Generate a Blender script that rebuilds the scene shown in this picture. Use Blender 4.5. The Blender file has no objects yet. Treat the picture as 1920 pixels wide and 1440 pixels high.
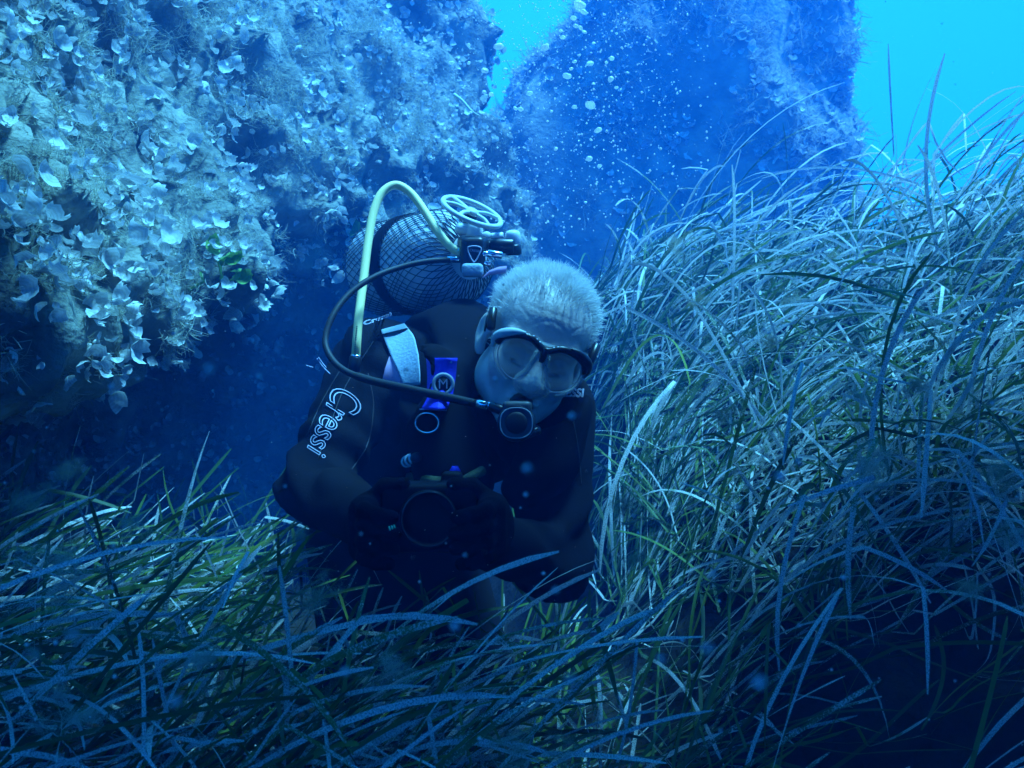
import bpy, bmesh, math, random
import numpy as np
from mathutils import Vector, Matrix, Euler
from mathutils.bvhtree import BVHTree

random.seed(7)
rng = np.random.default_rng(7)
scene = bpy.context.scene
col = scene.collection

# ------------------------------------------------------------------ camera
FPX = 1663.0                                   # focal length in pixels of the 1920 wide photograph
CAM = Vector((0.0, 0.0, 1.0))
cam_data = bpy.data.cameras.new('camera')
cam_data.sensor_width = 36.0
cam_data.lens = 36.0 * FPX / 1920.0
cam_data.clip_start = 0.02
cam_data.clip_end = 200.0
cam_data.dof.use_dof = True
cam_data.dof.focus_distance = 1.45
cam_data.dof.aperture_fstop = 15.0             # about 2 mm of real aperture: a compact camera
cam = bpy.data.objects.new('camera', cam_data)
cam.location = CAM
cam.rotation_euler = (math.radians(90), 0, 0)
col.objects.link(cam)
scene.camera = cam

# ------------------------------------------------------------------ the water's light (world)
world = bpy.data.worlds.new('World')
scene.world = world
world.use_nodes = True
wn, wl = world.node_tree.nodes, world.node_tree.links
wn.clear()
w_out = wn.new('ShaderNodeOutputWorld')
w_bg = wn.new('ShaderNodeBackground')
w_tc = wn.new('ShaderNodeTexCoord')
w_sep = wn.new('ShaderNodeSeparateXYZ')
w_map = wn.new('ShaderNodeMapRange')
w_map.inputs['From Min'].default_value = -1.0
w_map.inputs['From Max'].default_value = 1.0
w_ramp = wn.new('ShaderNodeValToRGB')
w_ramp.color_ramp.interpolation = 'EASE'
els = w_ramp.color_ramp.elements
els[0].position, els[0].color = 0.0, (0.000, 0.003, 0.16, 1)
els[1].position, els[1].color = 1.0, (0.012, 0.31, 0.74, 1)
for p_, c_ in ((0.40, (0.0001, 0.005, 0.22, 1)), (0.49, (0.0006, 0.022, 0.44, 1)), (0.55, (0.005, 0.22, 0.66, 1)), (0.70, (0.010, 0.27, 0.76, 1))):
    e_ = els.new(p_); e_.color = c_
wl.new(w_tc.outputs['Generated'], w_sep.inputs[0])
wl.new(w_sep.outputs['Z'], w_map.inputs['Value'])
wl.new(w_map.outputs[0], w_ramp.inputs[0])
wl.new(w_ramp.outputs[0], w_bg.inputs['Color'])
w_bg.inputs['Strength'].default_value = 1.0
wl.new(w_bg.outputs[0], w_out.inputs['Surface'])

# ------------------------------------------------------------------ sun, softened by the water surface
sun_data = bpy.data.lights.new('sun', 'SUN')
sun_data.energy = 5.0
sun_data.color = (0.13, 0.61, 1.0)
sun_data.angle = math.radians(14)
sun = bpy.data.objects.new('sun', sun_data)
SUN_DIR = Vector((0.28, -0.05, 0.95)).normalized()
sun.rotation_euler = (-SUN_DIR).to_track_quat('-Z', 'Y').to_euler()
sun.location = (0.6, 1.5, 6)
col.objects.link(sun)

scene.view_settings.view_transform = 'Standard'
scene.view_settings.look = 'None'
scene.view_settings.exposure = 2.25
scene.view_settings.gamma = 1.0
scene.view_settings.use_curve_mapping = False
scene.render.engine = 'CYCLES'
cy = scene.cycles
cy.use_denoising = True
cy.use_adaptive_sampling = True
cy.adaptive_threshold = 0.015
cy.max_bounces = 6
cy.diffuse_bounces = 3
cy.glossy_bounces = 3
cy.transmission_bounces = 5
cy.transparent_max_bounces = 16
cy.volume_bounces = 0
cy.sample_clamp_indirect = 6.0

# ------------------------------------------------------------------ helpers
def P(px, py, d):
    """The point that stands d metres in front of the camera where the photograph shows (px, py)."""
    return Vector(((px - 960.0) / FPX * d, d, CAM.z - (py - 720.0) / FPX * d))

def proj(p):
    return 960 + p[0] / p[1] * FPX, 720 - (p[2] - CAM.z) / p[1] * FPX

def V(*a):
    return Vector(a)

def mesh_np(name, verts, faces, smooth=True):
    verts = np.asarray(verts, dtype=np.float32)
    faces = np.asarray(faces, dtype=np.int32)
    me = bpy.data.meshes.new(name)
    nf, k = faces.shape
    me.vertices.add(len(verts))
    me.vertices.foreach_set('co', verts.ravel())
    me.loops.add(nf * k)
    me.loops.foreach_set('vertex_index', faces.ravel())
    me.polygons.add(nf)
    me.polygons.foreach_set('loop_start', np.arange(0, nf * k, k, dtype=np.int32))
    me.polygons.foreach_set('use_smooth', np.full(nf, smooth, dtype=bool))
    me.update(calc_edges=True)
    me.validate()
    return me

def attr_color(me, name, data):
    a = me.attributes.new(name, 'FLOAT_COLOR', 'POINT')
    d = np.ones((len(me.vertices), 4), dtype=np.float32)
    d[:, :data.shape[1]] = data
    a.data.foreach_set('color', d.ravel())

def attr_float(me, name, data):
    a = me.attributes.new(name, 'FLOAT', 'POINT')
    a.data.foreach_set('value', np.asarray(data, dtype=np.float32))

def uv_from_vert(me, uv):
    lay = me.uv_layers.new(name='UVMap')
    li = np.empty(len(me.loops), dtype=np.int32)
    me.loops.foreach_get('vertex_index', li)
    lay.data.foreach_set('uv', np.asarray(uv, dtype=np.float32)[li].ravel())

def link(name, me, mat=None, parent=None, kind=None):
    o = bpy.data.objects.new(name, me)
    col.objects.link(o)
    if mat is not None and me is not None and not len(me.materials):
        me.materials.append(mat)
    if parent is not None:
        o.parent = parent
    if kind:
        o['kind'] = kind
    return o

def tag(o, label, cat, group=None):
    o['label'] = label
    o['category'] = cat
    if group:
        o['group'] = group
    return o

def thing(name, label, cat, group=None):
    o = bpy.data.objects.new(name, None)
    o.empty_display_size = 0.05
    col.objects.link(o)
    return tag(o, label, cat, group)

# ---- noise in numpy
def _hash(ix, iy, iz, seed):
    h = (ix.astype(np.int64) * 374761393 + iy.astype(np.int64) * 668265263 + iz.astype(np.int64) * 2147483647 + seed * 974634777) & 0xFFFFFFFF
    h = ((h ^ (h >> 13)) * 1274126177) & 0xFFFFFFFF
    h = h ^ (h >> 16)
    return (h & 0xFFFF).astype(np.float64) / 65535.0

def vnoise(p, seed=0):
    p = np.asarray(p, dtype=np.float64)
    i = np.floor(p).astype(np.int64)
    f = p - i
    u = f * f * f * (f * (f * 6 - 15) + 10)
    out = 0.0
    for dx in (0, 1):
        wx = u[..., 0] if dx else 1 - u[..., 0]
        for dy in (0, 1):
            wy = u[..., 1] if dy else 1 - u[..., 1]
            for dz in (0, 1):
                wz = u[..., 2] if dz else 1 - u[..., 2]
                out = out + wx * wy * wz * _hash(i[..., 0] + dx, i[..., 1] + dy, i[..., 2] + dz, seed)
    return out * 2 - 1

def fbm(p, octs=4, seed=0, gain=0.5):
    a, s, out = 1.0, 1.0, 0.0
    for k in range(octs):
        out = out + a * vnoise(np.asarray(p) * s + 13.7 * k, seed + k)
        a *= gain
        s *= 2.03
    return out

def sstep(a, b, x):
    t = np.clip((np.asarray(x, dtype=float) - a) / (b - a), 0, 1)
    return t * t * (3 - 2 * t)

# ---- signed distance modelling
def s_ell(p, c, r):
    q = p - np.asarray(c)
    r = np.asarray(r, dtype=float)
    k0 = np.sqrt(((q / r) ** 2).sum(-1))
    k1 = np.sqrt(((q / (r * r)) ** 2).sum(-1)) + 1e-9
    return k0 * (k0 - 1) / k1

def s_cap(p, a, b, ra, rb=None):
    rb = ra if rb is None else rb
    a = np.asarray(a, dtype=float); b = np.asarray(b, dtype=float)
    ab = b - a
    t = np.clip(((p - a) @ ab) / (ab @ ab + 1e-12), 0, 1)
    return np.sqrt((((p - a) - t[..., None] * ab) ** 2).sum(-1)) - (ra + (rb - ra) * t)

def s_box(p, c, half, rnd, R=None):
    q = p - np.asarray(c)
    if R is not None:
        q = q @ np.asarray(R)
    q = np.abs(q) - (np.asarray(half) - rnd)
    return np.sqrt((np.maximum(q, 0) ** 2).sum(-1)) + np.minimum(q.max(-1), 0) - rnd

def smin(a, b, k):
    h = np.clip(0.5 + 0.5 * (b - a) / k, 0, 1)
    return b * (1 - h) + a * h - k * h * (1 - h)

def smax(a, b, k):
    return -smin(-a, -b, k)

def surface(f, lo, hi, h):
    """Naive surface nets of the zero set of f in the box lo..hi with step h -> verts, quads."""
    lo = np.asarray(lo, dtype=float); hi = np.asarray(hi, dtype=float)
    n = np.ceil((hi - lo) / h).astype(int) + 1
    ax = [lo[k] + h * np.arange(n[k]) for k in range(3)]
    G = np.stack(np.meshgrid(*ax, indexing='ij'), -1)
    F = f(G.reshape(-1, 3)).reshape(n)
    F = np.where(F == 0, 1e-9, F)
    C = np.zeros(n - 1); S = np.zeros(tuple(n - 1) + (3,))
    crosses = []
    for a in range(3):
        s0 = [slice(None)] * 3; s1 = [slice(None)] * 3
        s0[a] = slice(0, -1); s1[a] = slice(1, None)
        F0, F1 = F[tuple(s0)], F[tuple(s1)]
        cr = (F0 < 0) != (F1 < 0)
        crosses.append((cr, F0 < 0))
        t = np.where(cr, F0 / np.where(cr, F0 - F1, 1), 0)
        pos = G[tuple(s0)].copy(); pos[..., a] += t * h
        b, c = [k for k in range(3) if k != a]
        for db in (0, 1):
            for dc in (0, 1):
                sl = [slice(None)] * 3
                sl[b] = slice(db, db + n[b] - 1); sl[c] = slice(dc, dc + n[c] - 1)
                m = cr[tuple(sl)]
                C += m
                S += pos[tuple(sl)] * m[..., None]
    act = C > 0
    idx = np.full(C.shape, -1, dtype=np.int64)
    idx[act] = np.arange(act.sum())
    verts = S[act] / C[act][:, None]
    quads = []
    for a in range(3):
        cr, neg = crosses[a]
        b, c = (a + 1) % 3, (a + 2) % 3
        I = np.argwhere(cr)
        ok = (I[:, b] > 0) & (I[:, c] > 0) & (I[:, b] < n[b] - 1) & (I[:, c] < n[c] - 1)
        I = I[ok]
        sg = neg[tuple(I.T)]
        def at(db, dc):
            J = I.copy(); J[:, b] += db; J[:, c] += dc
            return idx[tuple(J.T)]
        q = np.stack([at(-1, -1), at(0, -1), at(0, 0), at(-1, 0)], 1)
        q[~sg] = q[~sg][:, ::-1]
        quads.append(q)
    return verts, np.concatenate(quads)

# ---- small solids (all return verts, faces of quads)
def join(parts):
    vs, fs, k = [], [], 0
    for v, f in parts:
        v = np.asarray(v, dtype=float)
        vs.append(v); fs.append(np.asarray(f) + k); k += len(v)
    return np.concatenate(vs), np.concatenate(fs)

def frame_of(d):
    d = Vector(d).normalized()
    u = d.cross(Vector((0, 0, 1)))
    if u.length < 1e-3:
        u = d.cross(Vector((0, 1, 0)))
    u.normalize()
    return d, u, d.cross(u)

def lathe(p0, axis, prof, n=20):
    """prof: list of (distance along axis, radius); the ends are closed by tiny rings."""
    d, u, w = frame_of(axis)
    p0 = Vector(p0)
    prof = [(prof[0][0], 1e-5)] + list(prof) + [(prof[-1][0], 1e-5)]
    vs = []
    for t, r in prof:
        for k in range(n):
            a = 2 * math.pi * k / n
            vs.append(p0 + d * t + (u * math.cos(a) + w * math.sin(a)) * r)
    fs = []
    for i in range(len(prof) - 1):
        for k in range(n):
            k2 = (k + 1) % n
            fs.append((i * n + k, (i + 1) * n + k, (i + 1) * n + k2, i * n + k2))
    return np.array([tuple(v) for v in vs]), np.array(fs)

def rod(a, b, r, bev=0.15, n=20):
    a, b = Vector(a), Vector(b)
    L = (b - a).length
    e = min(r * bev, L * 0.3)
    return lathe(a, b - a, [(0, r - e), (e, r), (L - e, r), (L, r - e)], n)

def knob(a, b, r, n=24):
    """A cap with a domed far end and a few grip flutes."""
    a, b = Vector(a), Vector(b)
    L = (b - a).length
    prof = [(0, r * .9), (L * .06, r), (L * .62, r), (L * .78, r * .95), (L * .9, r * .8), (L * .97, r * .5), (L, r * .2)]
    v, f = lathe(a, b - a, prof, n)
    return v, f

def spline(pts, n=60):
    pts = [Vector(p) for p in pts]
    q = [pts[0] * 2 - pts[1]] + pts + [pts[-1] * 2 - pts[-2]]
    out = []
    m = len(pts) - 1
    for i in range(n + 1):
        t = i / n * m
        k = min(int(t), m - 1)
        t -= k
        a, b, c, d = q[k], q[k + 1], q[k + 2], q[k + 3]
        out.append(0.5 * ((2 * b) + (c - a) * t + (2 * a - 5 * b + 4 * c - d) * t * t + (3 * b - a - 3 * c + d) * t ** 3))
    return out

def tube(pts, r, n=12, closed=False):
    """A round tube along pts; r may be a number or a list."""
    pts = [Vector(p) for p in pts]
    m = len(pts)
    rr = [r] * m if not hasattr(r, '__len__') else r
    vs, up = [], None
    for i, p in enumerate(pts):
        t = (pts[(i + 1) % m] - pts[i - 1]) if closed else (pts[min(i + 1, m - 1)] - pts[max(i - 1, 0)])
        t.normalize()
        if up is None:
            up = t.orthogonal().normalized()
        up = (up - t * up.dot(t)).normalized()
        w = t.cross(up)
        for k in range(n):
            a = 2 * math.pi * k / n
            vs.append(p + (up * math.cos(a) + w * math.sin(a)) * rr[i])
    fs = []
    for i in range(m if closed else m - 1):
        j = (i + 1) % m
        for k in range(n):
            k2 = (k + 1) % n
            fs.append((i * n + k, i * n + k2, j * n + k2, j * n + k))
    if not closed:                                  # cap both ends with a shrunken ring
        for e, i in ((0, 0), (1, m - 1)):
            base = len(vs)
            for k in range(n):
                vs.append(pts[i] + (vs[i * n + k] - pts[i]) * 0.02)
            for k in range(n):
                k2 = (k + 1) % n
                fs.append((i * n + k, base + k, base + k2, i * n + k2) if e == 0 else (i * n + k, i * n + k2, base + k2, base + k))
    return np.array([tuple(v) for v in vs]), np.array(fs)

def solid(name, vf, mat, parent=None, smooth=True):
    v, f = vf
    me = mesh_np(name, v, f, smooth)
    return link(name, me, mat, parent)

# ------------------------------------------------------------------ materials
MATS = {}
def mat(name, base=(0.5, 0.5, 0.5), rough=0.5, metal=0.0, spec=0.3, noise=None, bump=None, coat=0.0, trans=None):
    """noise=(scale, second colour, contrast); bump=(scale, strength); trans=weight of translucent light."""
    if name in MATS:
        return MATS[name]
    m = bpy.data.materials.new(name)
    m.use_nodes = True
    nt = m.node_tree; N = nt.nodes; L = nt.links
    b = N['Principled BSDF']
    b.inputs['Base Color'].default_value = (*base, 1)
    b.inputs['Roughness'].default_value = rough
    b.inputs['Metallic'].default_value = metal
    b.inputs['Specular IOR Level'].default_value = spec
    b.inputs['Coat Weight'].default_value = coat
    tc = N.new('ShaderNodeTexCoord')
    col_out = None
    if noise:
        sc, c2, con = noise
        nz = N.new('ShaderNodeTexNoise'); nz.inputs['Scale'].default_value = sc; nz.inputs['Detail'].default_value = 6
        L.new(tc.outputs['Object'], nz.inputs['Vector'])
        rp = N.new('ShaderNodeValToRGB')
        rp.color_ramp.elements[0].position = 0.5 - con; rp.color_ramp.elements[0].color = (*base, 1)
        rp.color_ramp.elements[1].position = 0.5 + con; rp.color_ramp.elements[1].color = (*c2, 1)
        L.new(nz.outputs['Fac'], rp.inputs[0])
        L.new(rp.outputs[0], b.inputs['Base Color'])
        col_out = rp.outputs[0]
    if bump:
        nb = N.new('ShaderNodeTexNoise'); nb.inputs['Scale'].default_value = bump[0]; nb.inputs['Detail'].default_value = 5
        L.new(tc.outputs['Object'], nb.inputs['Vector'])
        bp = N.new('ShaderNodeBump'); bp.inputs['Strength'].default_value = bump[1]; bp.inputs['Distance'].default_value = 0.01
        L.new(nb.outputs['Fac'], bp.inputs['Height'])
        L.new(bp.outputs[0], b.inputs['Normal'])
    if trans:
        tr = N.new('ShaderNodeBsdfTranslucent')
        tr.inputs['Color'].default_value = (*base, 1)
        if col_out:
            L.new(col_out, tr.inputs['Color'])
        mx = N.new('ShaderNodeMixShader'); mx.inputs[0].default_value = trans
        L.new(b.outputs[0], mx.inputs[1]); L.new(tr.outputs[0], mx.inputs[2])
        L.new(mx.outputs[0], N['Material Output'].inputs['Surface'])
    MATS[name] = m
    return m

# ================================================================== THE SETTING
def ground_h(x, y):
    x = np.asarray(x, dtype=float); y = np.asarray(y, dtype=float)
    s = 0.5 * (x - 0.3) + 1.0 * (y - 1.5)
    right = sstep(0.0, 0.5, x + 0.22 * (y - 1.6)) * 0.90 * sstep(-0.55, 1.25, s)
    right = right * (1 - 0.75 * sstep(2.5, 4.2, y)) * (1 - 0.5 * sstep(1.6, 3.5, x))
    left = (0.08 * sstep(0.05, -0.45, x) + 0.07 * sstep(-0.45, -0.8, x)) * (1 - sstep(1.5, 2.1, y))
    far = -0.5 * sstep(3.5, 7.5, np.hypot(x, y))
    p = np.stack([x * 2.3, y * 2.3, 0 * x], -1)
    return 0.38 + right + left + far + 0.05 * fbm(p, 3, 5)

gx = np.concatenate([np.linspace(-5.8, -2, 10)[:-1], np.linspace(-2, 2.4, 90), np.linspace(2.4, 5.8, 10)[1:]])
gy = np.concatenate([np.linspace(-5.8, -0.4, 12)[:-1], np.linspace(-0.4, 4.2, 90), np.linspace(4.2, 5.9, 7)[1:]])
GX, GY = np.meshgrid(gx, gy, indexing='ij')
GZ = ground_h(GX, GY) + 0.015 * fbm(np.stack([GX * 9, GY * 9, 0 * GX], -1), 3, 9)
nx_, ny_ = GX.shape
ii, jj = np.meshgrid(np.arange(nx_ - 1), np.arange(ny_ - 1), indexing='ij')
a_ = (ii * ny_ + jj).ravel()
gf = np.stack([a_, a_ + ny_, a_ + ny_ + 1, a_ + 1], 1)
m_ground = mat('seabed_matte', (0.012, 0.012, 0.010), 0.95, spec=0.05, noise=(14, (0.04, 0.038, 0.028), 0.22), bump=(60, 0.8))
ground = link('seabed', mesh_np('seabed', np.stack([GX, GY, GZ], -1).reshape(-1, 3), gf), m_ground, kind='structure')

m_rock = mat('rock_turf', (0.10, 0.105, 0.08), 0.95, spec=0.1, noise=(11, (0.36, 0.35, 0.27), 0.2), bump=(70, 0.9))

def catmull_np(pts, n):
    return np.array([tuple(v) for v in spline([Vector(p) for p in pts], n - 1)])

def grid_faces(nu, nv, wrap_v=False):
    i, j = np.meshgrid(np.arange(nu - 1), np.arange(nv if wrap_v else nv - 1), indexing='ij')
    j2 = (j + 1) % nv
    return np.stack([(i * nv + j).ravel(), (i * nv + j2).ravel(), ((i + 1) * nv + j2).ravel(), ((i + 1) * nv + j).ravel()], 1)

# ---- the near rock on the left: a swept solid whose lip hangs over a dark hollow
LIP = [(-1.45, 0.05, 0.80), (-1.05, 0.70, 0.90), (-0.78, 1.25, 1.02), (-0.64, 1.75, 1.17), (-0.52, 2.2, 1.30), (-0.35, 2.6, 1.40),
       (-0.11, 2.95, 1.42), (0.01, 3.25, 1.40), (-0.2, 3.75, 1.4), (-0.9, 4.2, 1.4), (-1.8, 4.5, 1.4)]
NU, NV = 230, 150
lip = catmull_np(LIP, NU)
tan = np.gradient(lip[:, :2], axis=0)
tan /= np.linalg.norm(tan, axis=1)[:, None]
outw = np.stack([tan[:, 1], -tan[:, 0]], 1)
k5 = np.exp(-0.5 * (np.arange(-14, 15) / 6.0) ** 2); k5 /= k5.sum()
outw = np.stack([np.convolve(np.pad(outw[:, k], 14, mode='edge'), k5, mode='valid') for k in (0, 1)], 1)
outw /= np.linalg.norm(outw, axis=1)[:, None]
uu = np.linspace(0, 1, NU)
lean = 1.0 - 0.75 * sstep(0.50, 0.70, uu)          # the near half leans back, the far end stands upright
cave = 1.0 - 0.80 * sstep(0.45, 0.66, uu)
prof = [(-0.95, -0.9, 0), (-0.85, -0.5, 0), (-0.62, -0.22, 0), (-0.28, -0.09, 0), (-0.06, -0.03, 0), (0.0, 0.07, 1), (-0.04, 0.25, 1), (-0.16, 0.55, 1),
        (-0.34, 0.95, 1), (-0.58, 1.4, 1), (-0.95, 1.75, 1), (-1.5, 1.85, 1), (-2.1, 1.5, 1), (-2.2, 0.2, 1), (-2.0, -0.9, 1)]
pr = np.array(prof)
pp = catmull_np([(a, b, c) for a, b, c in prof], NV)
n_off = np.where(pp[None, :, 2] > 0.5, pp[None, :, 0] * (0.25 + 0.75 * lean[:, None]), pp[None, :, 0] * cave[:, None])
zz = np.where(pp[None, :, 1] < 0, pp[None, :, 1] * 1.0, pp[None, :, 1])
RX = lip[:, None, 0] + outw[:, None, 0] * n_off
RY = lip[:, None, 1] + outw[:, None, 1] * n_off
RZ = lip[:, None, 2] + zz
R3 = np.stack([RX, RY, RZ], -1)
du = np.gradient(R3, axis=0); dv = np.gradient(R3, axis=1)
nrm = np.cross(du, dv); nrm /= np.linalg.norm(nrm, axis=-1)[..., None] + 1e-9
if (nrm[60, 55, :2] @ outw[60]) < 0:
    nrm = -nrm
disp = 0.075 * fbm(R3 * 2.0, 3, 21) + 0.09 * (0.35 - np.abs(fbm(R3 * 4.6, 2, 35))) + 0.045 * (0.3 - np.abs(fbm(R3 * 10.0, 2, 36))) + 0.03 * fbm(R3 * 7.0, 3, 33) + 0.018 * fbm(R3 * 24.0, 2, 44)
# slanting ridges and furrows
rid = np.sin(9.0 * (R3[..., 2] * 0.8 + R3[..., 0] * 0.5 - R3[..., 1] * 0.35) + 2.2 * fbm(R3 * 1.8, 2, 51))
disp += 0.035 * rid
R3 = R3 + nrm * disp[..., None]
rock_left = tag(link('rock', mesh_np('rock', R3.reshape(-1, 3), grid_faces(NU, NV)), m_rock),
                'algae covered rock wall overhanging a dark hollow beside the diver', 'rock')

# ---- the far boulder behind the bubbles
def boulder(name, c, rad, e, shear, seed, amp, nu=150, nv=90):
    th = np.linspace(0, 2 * np.pi, nu); ph = np.linspace(-np.pi / 2 + 0.01, np.pi / 2 - 0.01, nv)
    T, F = np.meshgrid(th, ph, indexing='ij')
    d = np.stack([np.cos(T) * np.cos(F), np.sin(T) * np.cos(F), np.sin(F)], -1)
    r = (np.abs(d) ** e).sum(-1) ** (-1 / e)
    b = d * r[..., None]
    p = b * np.array(rad)
    p[..., 0] += shear(b)
    n = d / np.array(rad); n /= np.linalg.norm(n, axis=-1)[..., None]
    q = p + np.array(c)
    dp = amp * (fbm(q * 1.5, 3, seed) + 0.75 * fbm(q * 4.5, 3, seed + 7) + 0.13 * fbm(q * 19, 2, seed + 9))
    q = q + n * dp[..., None]
    q[-1] = q[0]
    return q, n

def shear_b(b):
    return 0.72 * np.clip((b[..., 2] - 0.20) / 0.6, 0, 1) ** 1.2 * sstep(0.4, -0.9, b[..., 0])
B3, Bn = boulder('boulder', (0.71, 4.75, 1.20), (0.90, 0.85, 2.5), 5.0, shear_b, 61, 0.08)
vert_r = np.sin(13 * B3[..., 0] + 2.5 * fbm(B3 * np.array([1.5, 1.5, 0.6]), 2, 71))
B3 = B3 + Bn * (0.04 * vert_r)[..., None]
m_rock_far = mat('rock_turf_pale', (0.13, 0.14, 0.10), 0.95, spec=0.1, noise=(9, (0.38, 0.37, 0.28), 0.2), bump=(50, 0.9))
rock_far = tag(link('rock', mesh_np('rock', B3.reshape(-1, 3), grid_faces(*B3.shape[:2])), m_rock_far),
               'tall hazy blue boulder standing behind the bubbles and the seagrass mound', 'rock')

# ---- unseen ledge added above and behind the camera to shade the near seagrass
def shade_ledge_sdf(p):
    d = s_box(p, (0.75, -0.43, 2.16), (1.60, 1.58, 0.50), 0.25)
    d = smin(d, s_cap(p, (1.75, -0.75, 0.1), (1.5, -0.5, 2.2), 0.55, 0.6), 0.3)
    d = smin(d, s_ell(p, (0.90, 1.10, 2.18), (0.36, 0.33, 0.36)), 0.15)  # lip bulge added to shade the seagrass at lower right
    return d + 0.06 * fbm(p * 2.4, 3, 140)
lv, lf = surface(shade_ledge_sdf, (-1.1, -2.3, -0.6), (2.7, 1.75, 2.9), 0.06)
link('added_shade_ledge', mesh_np('added_shade_ledge', lv, lf), m_rock, kind='structure')

# ================================================================== PLANTS
# ---- leaf material of the seagrass: green blades, crusted pale by epiphytes towards the tip
def leaf_material():
    m = bpy.data.materials.new('seagrass_leaf')
    m.use_nodes = True
    N, L = m.node_tree.nodes, m.node_tree.links
    b = N['Principled BSDF']
    at = N.new('ShaderNodeAttribute'); at.attribute_name = 'tint'
    sp = N.new('ShaderNodeSeparateColor'); L.new(at.outputs['Color'], sp.inputs[0])
    uv = N.new('ShaderNodeUVMap')
    mp = N.new('ShaderNodeMapping'); mp.inputs['Scale'].default_value = (2.5, 330.0, 1.0)
    L.new(uv.outputs[0], mp.inputs[0])
    nz = N.new('ShaderNodeTexNoise'); nz.inputs['Scale'].default_value = 1.0; nz.inputs['Detail'].default_value = 4; nz.inputs['Roughness'].default_value = 0.75
    L.new(mp.outputs[0], nz.inputs['Vector'])
    mp2 = N.new('ShaderNodeMapping'); mp2.inputs['Scale'].default_value = (0.4, 28.0, 1.0)
    L.new(uv.outputs[0], mp2.inputs[0])
    nz2 = N.new('ShaderNodeTexNoise'); nz2.inputs['Scale'].default_value = 1.0; nz2.inputs['Detail'].default_value = 3
    L.new(mp2.outputs[0], nz2.inputs['Vector'])
    # crust where  epiphyte + noise  > 1
    ad = N.new('ShaderNodeMath'); ad.operation = 'ADD'; L.new(sp.outputs['Red'], ad.inputs[0]); L.new(nz.outputs['Fac'], ad.inputs[1])
    ad2 = N.new('ShaderNodeMath'); ad2.operation = 'MULTIPLY_ADD'; L.new(nz2.outputs['Fac'], ad2.inputs[0]); ad2.inputs[1].default_value = 0.6; L.new(ad.outputs[0], ad2.inputs[2])
    mr = N.new('ShaderNodeMapRange'); mr.inputs['From Min'].default_value = 1.22; mr.inputs['From Max'].default_value = 1.36
    L.new(ad2.outputs[0], mr.inputs['Value'])
    gr = N.new('ShaderNodeValToRGB')
    gr.color_ramp.elements[0].color = (0.030, 0.075, 0.018, 1)
    gr.color_ramp.elements[1].color = (0.17, 0.23, 0.03, 1)
    e = gr.color_ramp.elements.new(0.55); e.color = (0.06, 0.14, 0.025, 1)
    L.new(sp.outputs['Green'], gr.inputs[0])
    mx = N.new('ShaderNodeMix'); mx.data_type = 'RGBA'
    L.new(mr.outputs[0], mx.inputs[0]); L.new(gr.outputs[0], mx.inputs[6]); 
    crs = N.new('ShaderNodeValToRGB')
    crs.color_ramp.elements[0].position = 0.36; crs.color_ramp.elements[0].color = (0.24, 0.23, 0.18, 1)
    crs.color_ramp.elements[1].position = 0.56; crs.color_ramp.elements[1].color = (0.74, 0.74, 0.72, 1)
    mp3 = N.new('ShaderNodeMapping'); mp3.inputs['Scale'].default_value = (4.0, 520.0, 1.0)
    L.new(uv.outputs[0], mp3.inputs[0])
    nz3 = N.new('ShaderNodeTexNoise'); nz3.inputs['Scale'].default_value = 1.0; nz3.inputs['Detail'].default_value = 3
    L.new(mp3.outputs[0], nz3.inputs['Vector']); L.new(nz3.outputs['Fac'], crs.inputs[0])
    L.new(crs.outputs[0], mx.inputs[7])
    L.new(mx.outputs[2], b.inputs['Base Color'])
    b.inputs['Roughness'].default_value = 0.55
    b.inputs['Specular IOR Level'].default_value = 0.25
    tr = N.new('ShaderNodeBsdfTranslucent'); L.new(mx.outputs[2], tr.inputs['Color'])
    ms = N.new('ShaderNodeMixShader'); ms.inputs[0].default_value = 0.28
    L.new(b.outputs[0], ms.inputs[1]); L.new(tr.outputs[0], ms.inputs[2])
    L.new(ms.outputs[0], N['Material Output'].inputs['Surface'])
    bp = N.new('ShaderNodeBump'); bp.inputs['Strength'].default_value = 0.5; bp.inputs['Distance'].default_value = 0.001
    L.new(mr.outputs[0], bp.inputs['Height']); L.new(bp.outputs[0], b.inputs['Normal'])
    return m
m_leaf = leaf_material()
SEG = 15

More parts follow.
